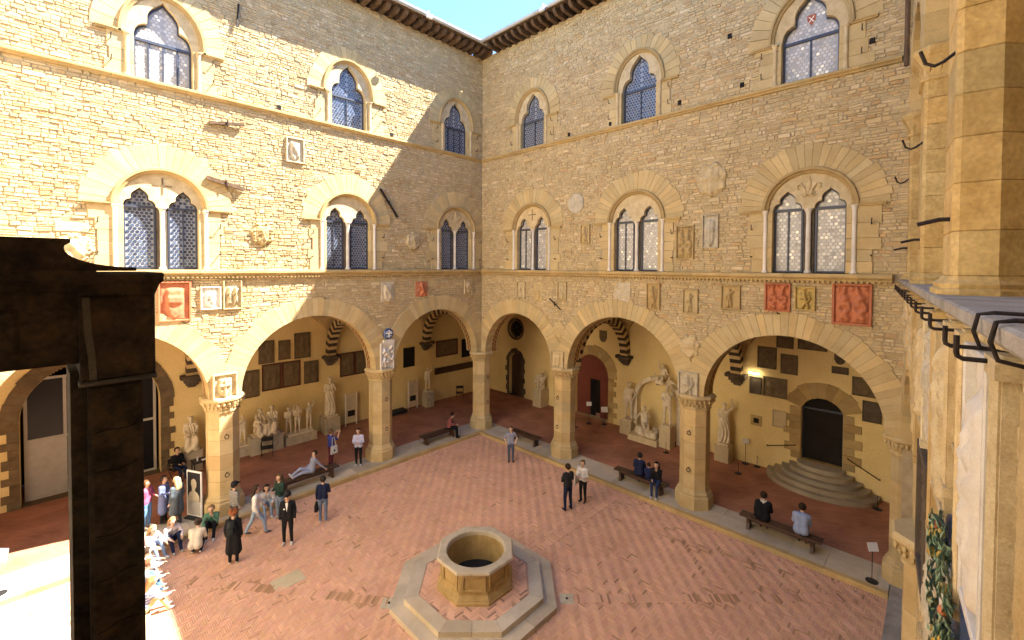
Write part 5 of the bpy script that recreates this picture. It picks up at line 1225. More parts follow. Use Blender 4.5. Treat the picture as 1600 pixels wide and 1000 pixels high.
def banner(x, y):
    b = empty('poster_stand', Matrix.Translation((x, y, KZ)) @ Matrix.Rotation(math.radians(-62), 4, 'Z')); tag(b, 'upright dark poster with white border beside the near sunlit pillar', 'poster')
    m = MB(); m.box(-.36, .36, -.02, .02, .05, 1.75); m.build('board', M['paint_w'], b)
    m = MB(); m.box(-.31, .31, -.028, -.021, .6, 1.69); m.build('picture', M['black'], b)
    m = MB()
    m.prism([(-.28, .62), (.28, .62), (.26, .82), (.16, .95), (.06, 1.0), (.06, 1.08), (.12, 1.16), (.13, 1.32), (.08, 1.43), (-.02, 1.46), (-.11, 1.4), (-.13, 1.25), (-.08, 1.1), (-.09, 1.0), (-.2, .92), (-.27, .8)], -.034, -.028)
    m.build('pale_figure', M['greyrock'], b)
    m = MB(); m.box(-.31, .31, -.028, -.021, .1, .58); m.build('lower_panel', M['panelgrey'], b)
    m = MB(); m.box(-.3, .3, -.2, .2, 0, .04); m.build('foot', M['black'], b)
banner(-13.85, .55)
def chair(x, y, rot, label):
    c = empty('chair', Matrix.Translation((x, y, KZ)) @ Matrix.Rotation(rot, 4, 'Z')); tag(c, label, 'chair')
    m = MB(); m.box(-.24, .24, -.22, .22, .42, .46); m.build('seat', M['black'], c)
    m = MB(); m.box(-.24, .24, .2, .23, .68, .88); m.build('backrest', M['black'], c)
    for a in (-1, 1):
        m = MB(); m.tube([(a * .25, -.22, 0), (a * .25, .2, .45), (a * .25, .22, .9)], .014); m.build('leg', M['black'], c)
        m = MB(); m.tube([(a * .25, .22, 0), (a * .25, -.2, .45), (a * .25, -.2, .64)], .014); m.build('leg', M['black'], c)
        m = MB(); m.box(a * .25 - .025, a * .25 + .025, -.22, .22, .64, .665); m.build('armrest', M['black'], c)
chair(-10.2, 4.45, math.radians(-20), 'folding black chair in front of the seated marble pair')
chair(2.6, 5.2, math.radians(-40), 'black chair deep in the corner loggia')
tb = empty('table', Matrix.Translation((-12.75, 4.25, KZ))); tag(tb, 'small black table with papers behind the near pillar', 'table')
m = MB(); m.box(-.55, .55, -.3, .3, .70, .74); m.build('table_top', M['black'], tb)
for a in (-1, 1):
    for b_ in (-1, 1): m = MB(); m.tube([(a * .5, b_ * .26, 0), (a * .5, b_ * .26, .7)], .02); m.build('leg', M['black'], tb)
m = MB(); m.box(-.2, .1, -.15, .05, 0, .012); tag(m.build('paper_stack', M['paint_w'], mtx=Matrix.Translation((-12.75, 4.25, KZ + .74))), 'white papers lying on the small black table', 'papers')
m = MB(); m.lathe([(.03, 0), (.035, .1), (.015, .16), (.015, .2)], 0, 0, n=10); tag(m.build('bottle', M['paint_w'], mtx=Matrix.Translation((-13.1, 4.2, KZ + .74))), 'small pale bottle standing on the black table', 'bottle')
bx = MB(); bx.bbox(-.6, .6, -.3, .3, 0, .22, .03); tag(bx.build('floor_box', M['black'], mtx=Matrix.Translation((-2.3, 5.5, KZ))), 'low black box on the loggia floor beside the text board', 'box')

# ================================================================== FIGURES
def capsule(mb, p0, p1, r0, r1, n=10, flat=None):
    p0, p1 = Vector(p0), Vector(p1); d = p1 - p0; L = d.length
    d = d / L if L > 1e-5 else Vector((0, 0, 1)); a = d.orthogonal().normalized(); b = d.cross(a); rs = []
    for t in (-80, -50, -20): rs.append((p0 + d * r0 * math.sin(math.radians(t)), r0 * math.cos(math.radians(t))))
    rs.append((p0, r0)); rs.append((p1, r1))
    for t in (20, 50, 80): rs.append((p1 + d * r1 * math.sin(math.radians(t)), r1 * math.cos(math.radians(t))))
    mb.rings([[c + (a * math.cos(2 * PI * k / n) + b * math.sin(2 * PI * k / n)) * r for k in range(n)] for c, r in rs])
def skin_mesh(name, bones, mats, voxel=.02, extra=None, smooth=3, fold=None):
    """one continuous surface grown round tapered limbs; each face takes the material of the nearest limb"""
    mb = MB()
    for b in bones: capsule(mb, *b[:4])
    me = mb.mesh('tmp', []); o = bpy.data.objects.new('tmp', me); COL.objects.link(o)
    md = o.modifiers.new('r', 'REMESH'); md.mode = 'VOXEL'; md.voxel_size = voxel
    sm = o.modifiers.new('s', 'SMOOTH'); sm.iterations = smooth; sm.factor = .5
    dg = bpy.context.evaluated_depsgraph_get(); ev = o.evaluated_get(dg); em = ev.to_mesh()
    nv, nf = len(em.vertices), len(em.polygons)
    co = np.empty(nv * 3, np.float32); em.vertices.foreach_get('co', co); co = co.reshape(-1, 3)
    lt = np.empty(nf, np.int32); em.polygons.foreach_get('loop_total', lt); lv = np.empty(len(em.loops), np.int32); em.loops.foreach_get('vertex_index', lv)
    quad = bool((lt == 4).all()); fs = list(map(tuple, lv.reshape(-1, 4).tolist())) if quad else [tuple(p.vertices) for p in em.polygons]
    if fold is not None:
        no = np.empty(nv * 3, np.float32); em.vertices.foreach_get('normal', no); co = co + no.reshape(-1, 3) * fold(co)[:, None]
    ev.to_mesh_clear(); bpy.data.objects.remove(o); bpy.data.meshes.remove(me)
    fc = co[lv.reshape(-1, 4)].mean(1) if quad else np.array([co[list(f)].mean(0) for f in fs], np.float32)
    best = np.full(nf, 1e9); tagi = np.zeros(nf, int); names = list(mats)
    for p0, p1, r0, r1, tg in bones:
        p0, p1 = np.array(p0, float), np.array(p1, float); d = p1 - p0; t = np.clip(((fc - p0) @ d) / max(d @ d, 1e-9), 0, 1)
        q = np.linalg.norm(fc - p0 - t[:, None] * d, axis=1) - (r0 + (r1 - r0) * t)
        m = q < best; best[m] = q[m]; tagi[m] = names.index(tg)
    out = MB(); out.v = [tuple(v) for v in co.tolist()]; out.f = fs; out.m = tagi.tolist(); out.t = [(1, 1, 1)] * nf
    if extra: extra(out, names)
    m_ = out.mesh(name, [mats[k] for k in names], smooth=True)
    return m_
def pose(kind, H=1.7, lean=0.0, arms=('down', 'down'), hs=.45, twist=0, head=0.0, wide=0):
    """joint positions, facing +y"""
    s = H / 1.7; J = {}
    V = lambda x, y, z: Vector((x, y, z)) * s
    if kind in ('stand', 'walk'):
        pel = V(0, 0, .93)
        for sd, sg in (('L', -1), ('R', 1)):
            if kind == 'stand':
                J['hip' + sd], J['knee' + sd], J['ank' + sd], J['toe' + sd] = V(sg * .09, 0, .9), V(sg * (.10 + wide), .02, .49), V(sg * (.10 + wide * 1.6), -.02, .08), V(sg * (.12 + wide * 1.7), .13, .03)
            else:
                f = sg * .5
                J['hip' + sd], J['knee' + sd], J['ank' + sd], J['toe' + sd] = V(sg * .09, 0, .9), V(sg * .09, f * .36 + .06, .50), V(sg * .09, f * .62, .09 + (.05 if f < 0 else 0)), V(sg * .10, f * .62 + .14, .035)
    elif kind == 'sit':
        pel = Vector((0, 0, hs + .11 * s))
        for sd, sg in (('L', -1), ('R', 1)):
            J['hip' + sd], J['knee' + sd], J['ank' + sd], J['toe' + sd] = Vector((sg * .09, .02, hs + .10 * s)), Vector((sg * (.11 + wide), .42, hs + .07)), Vector((sg * (.10 + wide), .45, .08)), Vector((sg * (.11 + wide), .59, .03))
    elif kind == 'floor':      # sitting low with knees drawn up
        pel = Vector((0, 0, hs + .12 * s))
        for sd, sg in (('L', -1), ('R', 1)):
            J['hip' + sd], J['knee' + sd], J['ank' + sd], J['toe' + sd] = Vector((sg * .09, .04, hs + .12)), Vector((sg * .12, .34, hs + .40)), Vector((sg * .11, .56, .08)), Vector((sg * .12, .69, .03))
    elif kind == 'stretch':    # seated, legs out on the bench
        pel = Vector((0, 0, hs + .11 * s))
        for sd, sg in (('L', -1), ('R', 1)):
            J['hip' + sd], J['knee' + sd], J['ank' + sd], J['toe' + sd] = Vector((sg * .09, .03, hs + .10)), Vector((sg * .11, .42, hs + .16 + (.1 if sg > 0 else 0))), Vector((sg * .10, .82, hs + .07)), Vector((sg * .11, .88, hs + .17))
    elif kind == 'crouch':
        pel = V(0, -.08, .30)
        for sd, sg in (('L', -1), ('R', 1)):
            J['hip' + sd], J['knee' + sd], J['ank' + sd], J['toe' + sd] = V(sg * .10, -.06, .28), V(sg * .15, .30, .40), V(sg * .12, .02, .09), V(sg * .13, .16, .03)
    L = Vector((0, math.sin(lean), math.cos(lean)))
    J['pel'] = pel; J['waist'] = pel + L * .18 * s; J['chest'] = pel + L * .40 * s; J['neck'] = J['chest'] + L * .14 * s + Vector((0, .01, 0)); hl = lean * .5 + head
    J['head'] = J['neck'] + Vector((0, math.sin(hl) * .15 + .02, math.cos(hl) * .16)) * s
    bk = Vector((0, -L.z, L.y))
    for sd, sg, ar in (('L', -1, arms[0]), ('R', 1, arms[1])):
        sh = J['chest'] + Vector((sg * .175 * s, 0, 0)) + L * .06 * s; J['sho' + sd] = sh
        e, w_ = {'down': ((.05, -.03, -.27), (.06, .05, -.50)), 'hip': ((.14, -.06, -.22), (.05, .08, -.40)), 'photo': ((.05, .20, -.14), (-.07, .38, .10)), 'lap': ((.05, .06, -.25), (-.07, .30, -.30)),
                 'hold': ((.06, .04, -.26), (-.08, .26, -.24)), 'back': ((.06, -.16, -.22), (.08, -.34, -.42)), 'chin': ((.02, .2, -.2), (-.1, .24, .05)), 'knees': ((.06, .2, -.18), (-.02, .42, -.22)), 'swing': ((.06, .10, -.26), (.05, .24, -.45)), 'raise': ((.14, .02, .16), (.10, .06, .42)), 'out': ((.16, .12, -.16), (.26, .32, -.28))}[ar]
        J['elb' + sd] = sh + Vector((sg * e[0], e[1], e[2])) * s; J['wri' + sd] = sh + Vector((sg * w_[0], w_[1], w_[2])) * s
    J['s'] = s
    return J
def body_bones(J, skirt=None, bulk=1.0, coat=0, sleeve='top', bare=False, shorts=False):
    s = J['s']; B = []; t = 'top'; bulk = bulk * 1.1
    A = lambda a, b, r0, r1, tg: B.append((tuple(a), tuple(b), r0 * s, r1 * s, tg))
    k = bulk
    for sg in (-1, 1):
        o = Vector((sg * .075 * s, 0, 0)); A(J['chest'] + o + Vector((0, 0, .01)), J['waist'] + o * .75, .108 * k, .095 * k, t); A(J['waist'] + o * .75, J['pel'] + o + Vector((0, 0, .03)), .096 * k, .108 * k, t)
    A(J['shoL'], J['shoR'], .062 * k, .062 * k, t); A(J['pel'] + Vector((-.06 * s, 0, -.03)), J['pel'] + Vector((.06 * s, 0, -.03)), .108, .108, 'bot')
    A(J['neck'] - Vector((0, 0, .06 * s)), J['head'] - Vector((0, 0, .05 * s)), .052, .05, 'skin')
    h = J['head']; A(h + Vector((0, -.012, .02)) * s, h + Vector((0, .005, .0)) * s, .094, .088, 'skin'); A(h + Vector((0, .02, -.04)) * s, h + Vector((0, .045, -.075)) * s, .066, .045, 'skin'); A(h + Vector((0, .09, .0)) * s, h + Vector((0, .108, -.022)) * s, .012, .017, 'skin')
    for sg in (-1, 1): A(h + Vector((sg * .09, -.005, .01)) * s, h + Vector((sg * .094, -.008, -.02)) * s, .018, .016, 'skin')
    for sd in 'LR':
        A(J['hip' + sd], J['knee' + sd], .096, .068, 'bot'); A(J['knee' + sd], J['ank' + sd], .067, .050, 'bot' if not shorts else 'skin')
        A(J['ank' + sd] - Vector((0, .02 * s, .03 * s)), J['toe' + sd] + Vector((0, 0, .012 * s)), .042, .036, 'shoe')
        A(J['sho' + sd], J['elb' + sd], .058 * k, .046 * k, t); A(J['elb' + sd], J['wri' + sd], .045 * k, .034 * k, t if sleeve == 'top' else 'skin')
        wr, d = J['wri' + sd], (J['wri' + sd] - J['elb' + sd]).normalized(); A(wr, wr + d * .07 * s, .03, .032, 'skin')
    if coat:
        for sg in (-1, 1): A(J['waist'] + Vector((sg * .06, 0, 0)), (J['knee' + ('L' if sg < 0 else 'R')] * .9 + J['pel'] * .1) + Vector((0, 0, -.12 * coat)), .11 * k, .14 * k, t)
    return B
def hands(J, mi):
    def f(mb, names):
        s = J['s']; m = names.index(mi)
        for sd, sg in (('L', -1), ('R', 1)):
            w_, d = J['wri' + sd], (J['wri' + sd] - J['elb' + sd]).normalized(); a = d.orthogonal().normalized(); b = d.cross(a)
            for q in range(4):
                o = w_ + d * .09 * s + a * (q - 1.5) * .018 * s; l = (.055, .068, .064, .048)[q] * s
                n0 = len(mb.f); mb.tone = (1, 1, 1); mb.tube([o, o + d * l * .5 + b * .006, o + d * l * .85 + b * .024 * s], .0095 * s, 5); 
                for z in range(n0, len(mb.f)): mb.m[z] = m
            n0 = len(mb.f); o = w_ + d * .04 * s + a * .03 * s; mb.tube([o, o + d * .03 * s + a * .022 * s, o + d * .06 * s + a * .026 * s + b * .01], .011 * s, 5)
            for z in range(n0, len(mb.f)): mb.m[z] = m
        for sg in (-1, 1):
            n0 = len(mb.f); c = J['head'] + Vector((sg * .034, .083, .012)) * s; capsule(mb, c, c + Vector((sg * .006, 0, 0)), .012 * s, .012 * s, 6)
            for z in range(n0, len(mb.f)): mb.m[z] = names.index('eye') if 'eye' in names else m
    return f
def hair_mesh(J, style, m):
    s = J['s']; h = J['head']; mb = MB(); c = h + Vector((0, -.016, .022)) * s; n, q = 16, 10; idx = {}
    for i in range(q + 1):
        for j in range(n):
            th, ph = PI * i / q, 2 * PI * j / n; r = .113 * (1 + .05 * pnoise(Vector((i * .9, j * .7, h.x * 9)))); p = Vector((r * math.sin(th) * math.sin(ph), r * 1.08 * math.sin(th) * math.cos(ph), r * 1.06 * math.cos(th)))
            idx[i, j] = len(mb.v); mb.v.append(tuple(c + p * s))
    for i in range(q):
        for j in range(n):
            th, ph = PI * (i + .5) / q, 2 * PI * (j + .5) / n; y, z = math.sin(th) * math.cos(ph), math.cos(th)
            if (y > .25 and z < .52) or (z < -.35 and y > -.35) or z < -.75: continue
            mb.face((idx[i, j], idx[i + 1, j], idx[i + 1, (j + 1) % n], idx[i, (j + 1) % n]))
    if style == 'long':
        for sg in (-1, 0, 1): capsule(mb, h + Vector((sg * .055, -.06, .03)) * s, J['chest'] + Vector((sg * .07, -.105, .02)) * s, .062 * s, .045 * s, 8)
    if style == 'bun': capsule(mb, h + Vector((0, -.1, .06)) * s, h + Vector((0, -.12, .07)) * s, .05 * s, .045 * s, 8)
    if style == 'curly':
        for k in range(26):
            a, b = rng.uniform(0, 2 * PI), rng.uniform(-.5, 1.2); p = h + Vector((.10 * math.cos(a) * math.cos(b), -.03 + .09 * math.sin(a) * math.cos(b), .04 + .10 * math.sin(b))) * s
            if p.y - h.y < .04 or b > .6: capsule(mb, p, p + Vector((0, 0, .01)), .04 * s, .04 * s, 6)
    if style == 'cap':
        mb.lathe([(.118 * s, -.0), (.12 * s, .05 * s), (.09 * s, .1 * s), (.02 * s, .125 * s)], 0, 0, n=14); 
        for k in range(len(mb.v) - 56, len(mb.v)): x, y, z = mb.v[k]; mb.v[k] = (x + h.x, y + h.y - .01, z + h.z + .035 * s)
        mb.box(h.x - .07 * s, h.x + .07 * s, h.y + .08 * s, h.y + .19 * s, h.z + .04 * s, h.z + .052 * s)
    return mb
SK = [(.60, .38, .26), (.66, .44, .32), (.50, .31, .20)]
def person(label, pos, face, kind='stand', top=(.1, .1, .1), bot=(.05, .05, .06), shoe=(.03, .03, .03), hair=(.04, .025, .015), style='short', H=1.7, arms=('down', 'down'), lean=0.0, hs=.45, bulk=1.0, coat=0, sleeve='top', skin=0, head=0.0, bag=None, wide=0, group=None, shorts=False):
    """face: world direction (degrees, 0 = +x, 90 = +y) the person looks to"""
    J = pose(kind, H, lean, arms, hs, head=head, wide=wide)
    mats = {'top': top if not isinstance(top, tuple) else cloth(top), 'bot': cloth(bot), 'shoe': cloth(shoe), 'skin': skinmat(SK[skin]), 'eye': M['black']}
    me = skin_mesh('person', body_bones(J, bulk=bulk, coat=coat, sleeve=sleeve, shorts=shorts), mats, .021, hands(J, 'skin'))
    o = bpy.data.objects.new('person', me); COL.objects.link(o); o.location = pos; o.rotation_euler.z = math.radians(face - 90); tag(o, label, 'person', group)
    hair_mesh(J, style, None).build('hair', cloth(hair), o, smooth=True) if style != 'cap' else hair_mesh(J, style, None).build('cap', cloth((.02, .02, .022)), o, smooth=True)
    s = J['s']
    if bag:
        kd, col = bag; mb = MB()
        if kd == 'tote':
            p = J['shoR'] + Vector((.10, -.02, 0)); b = p + Vector((.04, -.02, -.52 * s)); mb.rings([[(b.x - .03, b.y - .17, b.z - .2), (b.x + .04, b.y - .17, b.z - .2), (b.x + .04, b.y + .17, b.z - .2), (b.x - .03, b.y + .17, b.z - .2)], [(b.x - .02, b.y - .15, b.z + .16), (b.x + .02, b.y - .15, b.z + .16), (b.x + .02, b.y + .15, b.z + .16), (b.x - .02, b.y + .15, b.z + .16)]])
            for q in (-.1, .1): mb.tube([(b.x, b.y + q, b.z + .15), (p.x - .04, p.y + q * .4, p.z + .06)], .012, 5)
            bg_ = mb.build('tote_bag', cloth(col), o); pr = MB(); pr.lathe([(.05, 0), (.05, .004)], 0, 0, n=14); k = pr.build('print', M['black'], bg_); k.matrix_local = Matrix.Translation((b.x + .045, b.y, b.z - .05)) @ Matrix.Rotation(PI / 2, 4, 'Y')
        elif kd == 'hand':
            w_ = J['wriL'] + Vector((0, 0, -.1)); mb.bbox(w_.x - .06, w_.x + .06, w_.y - .17, w_.y + .17, w_.z - .34, w_.z - .1, .02); mb.tube([(w_.x, w_.y - .1, w_.z - .1), (w_.x, w_.y - .06, w_.z + .02), (w_.x, w_.y + .06, w_.z + .02), (w_.x, w_.y + .1, w_.z - .1)], .012, 5); mb.build('handbag', cloth(col), o)
        elif kd == 'back':
            c = J['chest'] + Vector((0, -.17, -.08)); capsule(mb, c + Vector((0, 0, .1)), c - Vector((0, 0, .1)), .12, .13, 10); mb.box(c.x - .08, c.x + .08, c.y - .15, c.y - .1, c.z - .14, c.z + .02)
            for q in (-1, 1): mb.tube([(q * .09, c.y + .02, c.z + .2), (q * .11, c.y + .2, c.z + .26), (q * .12, c.y + .29, c.z + .1), (q * .12, c.y + .24, c.z - .12)], .018, 5)
            mb.build('backpack', cloth(col), o)
        elif kd == 'phone':
            p = (J['wriL'] + J['wriR']) / 2 + (J['wriR'] - J['elbR']).normalized() * .1; mb.bbox(p.x - .04, p.x + .04, p.y - .006, p.y + .006, p.z - .07, p.z + .07, .004); mb.build('phone', M['black'], o)
        elif kd == 'hood':
            nk = J['neck']
            for q in range(7): a = PI * (q / 6 - .5) * 1.3; p = nk + Vector((.085 * math.sin(a), -.03 - .075 * math.cos(a), -.045)); capsule(mb, p, p + Vector((0, 0, .05)), .042, .035, 7)
            mb.build('hood', cloth(col), o, smooth=True)
        elif kd == 'badge':
            c = J['chest']; mb.box(-.02 + .07, .02 + .09, c.y + .112, c.y + .118, c.z - .12, c.z - .08); mb.build('badge', M['paint_w'], o)
            sh = MB(); sh.prism([(-.045, c.z + .1), (0, c.z - .2), (.045, c.z + .1)], c.y + .104, c.y + .116); sh.build('shirt_front', M['paint_w'], o)
    return o
TOCAM = 228
STRIPE = stripe_cloth('striped_knit', (.34, .32, .28), (.05, .05, .05), 7); PLAID = stripe_cloth('plaid_shirt', (.14, .15, .32), (.50, .50, .60), 4, True)
JEAN = (.09, .14, .26); BLK = (.014, .014, .016); NAVY = (.018, .024, .06); WHT = (.70, .68, .64); LJ = (.24, .32, .45)
KT = KZ
person('person in grey blue tee shirt and jeans standing alone near the inner corner', (-1.9, -4.33, .003), TOCAM, top=(.30, .31, .40), bot=(.09, .11, .18), arms=('hip', 'hip'), sleeve='skin', H=1.72, hair=(.10, .06, .04))
person('man in dark suit standing with his back turned beside a woman in white', (-3.37, -8.93, .003), 70, top=(.03, .03, .034), bot=NAVY, arms=('hold', 'hold'), H=1.78, wide=.02)
person('woman in white blouse and black trousers with a cream tote bag', (-2.45, -9.0, .003), 185, top=WHT, bot=BLK, arms=('hold', 'hold'), H=1.68, hair=(.16, .10, .05), style='bun', bag=('tote', (.62, .58, .48)), lean=.05)
person('person in lavender jacket and black trousers standing by the loggia pillar', (-7.5, .28, KT), TOCAM, top=(.55, .55, .72), bot=BLK, shoe=WHT, arms=('hold', 'hold'), H=1.72, hair=(.03, .02, .015), bulk=1.06)
person('person in blue shirt and maroon trousers raising a phone, white tote bag', (-8.4, 1.25, KT), 10, top=(.05, .06, .28), bot=(.14, .03, .05), arms=('photo', 'photo'), sleeve='skin', H=1.66, hair=(.14, .08, .04), bag=('tote', WHT))
person('person in grey clothes leaning back on a bench with legs stretched', (-9.75, .08, KT), 180, 'stretch', top=(.32, .34, .42), bot=(.36, .40, .52), shoe=WHT, arms=('back', 'lap'), lean=-.25, hs=.48)
person('woman with dark curly hair in dusky red top reading on a bench', (-2.35, .02, KT), -50, 'sit', top=(.32, .10, .09), bot=BLK, arms=('lap', 'lap'), style='curly', hair=(.05, .02, .015), lean=.22, hs=.48, head=.4)
person('person in navy hoodie and jeans carrying a black handbag', (-10.49, -2.89, .003), 60, top=NAVY, bot=(.16, .22, .33), shoe=WHT, arms=('down', 'hold'), H=1.66, hair=(.035, .025, .018), bag=('hand', BLK))
person('person in black suit with cap, name badge and white shoes', (-11.9, -3.37, .003), TOCAM + 8, top=BLK, bot=BLK, shoe=WHT, style='cap', H=1.76, bag=('badge', WHT), wide=.01)
person('ginger haired person in long black coat with a small backpack', (-13.48, -3.18, .003), 60, top=BLK, bot=BLK, shoe=WHT, style='curly', hair=(.25, .09, .035), coat=1.0, H=1.70, bag=('back', (.02, .025, .025)))
person('person in white hooded top and pale jeans walking past the seated group', (-12.5, -2.0, .003), -15, 'walk', top=WHT, bot=(.30, .40, .52), shoe=(.1, .1, .12), style='long', hair=(.05, .03, .02), arms=('swing', 'down'), H=1.72, bulk=1.12)
person('person in striped grey jumper and black beret behind the walkers', (-12.95, -1.05, .003), 20, top=STRIPE, bot=(.10, .10, .12), style='cap', arms=('hold', 'down'), H=1.66)
person('girl in jeans and pale top sitting on the kerb by the bench end', (-11.75, -.62, 0), -100, 'floor', top=(.55, .50, .46), bot=LJ, shoe=WHT, style='long', hair=(.03, .02, .015), arms=('knees', 'lap'), hs=.15, lean=.15)
person('girl in dark green jacket with long brown hair beside the suited person', (-11.55, -1.5, .003), 200, top=(.03, .06, .045), bot=LJ, shoe=WHT, style='long', hair=(.13, .08, .04), arms=('hold', 'hold'), H=1.64)
person('person in cream jumper crouching with back turned', (-14.22, -1.75, .003), 60, 'crouch', top=(.66, .58, .44), bot=(.02, .025, .04), shoe=WHT, style='bun', hair=(.06, .04, .03), lean=.4, arms=('lap', 'lap'), bulk=1.2)
person('person in green patterned top and black trousers sitting by the poster', (-13.55, -.72, 0), -110, 'floor', top=(.10, .22, .14), bot=BLK, shoe=WHT, hair=(.22, .13, .06), arms=('chin', 'knees'), hs=.15, lean=.3)
person('girl with long fair hair and navy skirt sitting at the kerb corner', (-14.75, -.72, 0), -80, 'floor', top=(.60, .52, .50), bot=NAVY, shoe=(.4, .36, .3), style='long', hair=(.34, .19, .09), arms=('knees', 'knees'), hs=.15, lean=.25)
person('fair haired person in pale pink and light jeans sitting in the sun', (-15.35, -.85, 0), -60, 'floor', top=(.62, .45, .46), bot=LJ, shoe=WHT, hair=(.38, .24, .12), style='long', arms=('knees', 'knees'), hs=.16, lean=.3)
person('person in white top sitting in full sun against the gate pillar', (-15.85, -1.5, 0), -10, 'floor', top=WHT, bot=(.20, .32, .48), shoe=WHT, hair=(.12, .07, .04), arms=('knees', 'lap'), hs=.16, lean=.35)
person('person in white shirt bending forward in full sun on the kerb', (-15.85, -2.25, 0), 0, 'floor', top=(.72, .70, .70), bot=(.40, .42, .46), shoe=WHT, hair=(.05, .03, .02), arms=('knees', 'knees'), hs=.16, lean=.5)
person('person in grey jacket and blue jeans in full sun on the kerb', (-15.85, -3.0, 0), 0, 'floor', top=(.34, .36, .40), bot=(.10, .26, .55), shoe=WHT, hair=(.16, .08, .04), arms=('lap', 'knees'), hs=.16, lean=.4)
person('long haired person in blue plaid shirt with yellow bag on the sunny kerb', (-15.85, -4.05, 0), 5, 'floor', top=PLAID, bot=(.55, .45, .22), shoe=WHT, style='long', hair=(.30, .15, .06), arms=('out', 'knees'), hs=.16, lean=.35)
person('person in pink scarf and blue jeans with paper bag by the gate pillar', (-15.2, .95, KT), -45, top=(.50, .12, .22), bot=(.13, .26, .50), shoe=WHT, hair=(.20, .10, .04), arms=('hold', 'down'), H=1.7, style='long', bag=('tote', (.55, .40, .20)))
person('person in blue coat standing opposite a fair haired friend', (-14.72, .92, KT), -40, top=(.15, .18, .34), bot=BLK, coat=.4, hair=(.05, .03, .02), arms=('hold', 'hold'), H=1.68)
person('fair haired person in grey coat seen from behind in the loggia', (-14.4, .45, KT), 120, top=(.10, .12, .14), bot=(.07, .07, .08), coat=.3, style='long', hair=(.48, .33, .17), H=1.68, bulk=1.1)
person('attendant in dark clothes sitting beside the small black table', (-13.75, 4.75, KT), -70, 'sit', top=BLK, bot=NAVY, arms=('lap', 'lap'), hs=.45)
person('man in navy sitting with his back to the court beside a child', (.05, -10.15, KT), 15, 'sit', top=NAVY, bot=NAVY, arms=('lap', 'lap'), hs=.48, lean=.2, H=1.74, hair=(.03, .025, .02), bulk=1.2)
person('small child in dark blue between two adults on a bench', (.08, -10.58, KT), 20, 'sit', top=(.02, .03, .09), bot=NAVY, arms=('lap', 'lap'), hs=.48, H=1.25, hair=(.03, .02, .015))
person('woman with black hair and white shoes sitting at the bench end', (.02, -11.0, KT), 190, 'sit', top=BLK, bot=(.03, .05, .12), shoe=WHT, arms=('chin', 'lap'), hs=.48, lean=.2, style='long', hair=(.015, .012, .012))
person('man in black jacket with pale hood sitting on a bench', (.08, -14.95, KT), 10, 'sit', top=BLK, bot=BLK, arms=('down', 'lap'), hs=.48, lean=.15, H=1.8, bulk=1.3, bag=('hood', (.6, .57, .52)))
person('man in pale blue shirt sitting bowed on a bench', (.08, -16.1, KT), 5, 'sit', top=(.30, .36, .52), bot=(.04, .05, .08), arms=('lap', 'lap'), hs=.48, lean=.3, H=1.8, bulk=1.3, head=.3)
ch = bpy.data.objects.get('person.026')
chs = chair  # attendant's chair
chair(-13.75, 4.75, math.radians(20), 'black chair under the attendant beside the table')

# ------------------------------------------------------------------ marble statues
def fold_fn(zmax, amp=.026, k=9):
    def f(co):
        a = np.arctan2(co[:, 0], co[:, 1]); w_ = np.clip((zmax - co[:, 2]) / .4, 0, 1)
        return (amp * np.sin(a * k + 5 * np.sin(co[:, 2] * 3)) * w_ + .004 * np.sin(co[:, 0] * 70 + co[:, 2] * 40)).astype(np.float32)
    return f
def statue_fig(parent, loc, face, kind='stand', H=1.8, arms=('down', 'down'), robe=0, lean=0.0, hs=.4, tilt=0.0, m='statue', hair=True, name='figure', bulk=.95, head=0.0, extra=()):
    J = pose(kind, H, lean, arms, hs, wide=.02, head=head); s = J['s']; B = body_bones(J, bulk=bulk)
    if robe:
        if kind == 'stand':
            for sg in (-1, 1): B.append((tuple(J['waist'] + Vector((sg * .05, 0, 0))), tuple(Vector((sg * .09, .02, .12 * s))), .14 * s, .17 * s, 'top'))
            B.append((tuple(J['shoL']), tuple(J['pel'] + Vector((.08, .06, 0))), .07 * s, .1 * s, 'top'))
        else:
            for sd, sg in (('L', -1), ('R', 1)): B.append((tuple(J['knee' + sd]), tuple(J['ank' + sd] + Vector((0, 0, .02))), .12 * s, .15 * s, 'top')); B.append((tuple(J['hip' + sd]), tuple(J['knee' + sd]), .14 * s, .12 * s, 'top'))
            B.append((tuple(J['pel']), (0, 0, .15), .17 * s, .2 * s, 'top'))
    if hair:
        h = J['head']
        for k in range(9): a = 2 * PI * k / 9; B.append((tuple(h + Vector((.06 * math.cos(a), -.03 + .06 * math.sin(a), .05)) * s), tuple(h + Vector((.07 * math.cos(a), -.035 + .06 * math.sin(a), .03)) * s), .045 * s, .045 * s, 'top'))
    B += list(extra)
    mats = {k: M[m] for k in ('top', 'bot', 'shoe', 'skin', 'eye')}
    me = skin_mesh('figure', B, mats, .023, hands(J, 'skin'), 2, fold_fn(1.25 * s) if robe else None)
    o = bpy.data.objects.new(name, me); COL.objects.link(o); o.parent = parent; o.location = loc; o.rotation_euler = (0, tilt, math.radians(face - 90)); return o
def pedestal(parent, w_, d_, h, m='greyrock', z0=0.0, taper=0.0, x=0, y=0):
    mb = MB(); mb.tone = tone(.85, 1.0, .03); a, b = w_ / 2, d_ / 2
    mb.rings([[(x - a - e, y - b - e, z), (x + a + e, y - b - e, z), (x + a + e, y + b + e, z), (x - a - e, y + b + e, z)] for z, e in ((z0, taper + .01), (z0 + h * .12, taper), (z0 + h * .92, 0), (z0 + h, 0))]); mb.build('pedestal', M[m], parent)
    pl = MB(); pl.bbox(x - a * .8, x + a * .8, y - b * .8, y + b * .8, z0 + h, z0 + h + .07, .01); pl.build('plinth', M['statue'], parent); return z0 + h + .065
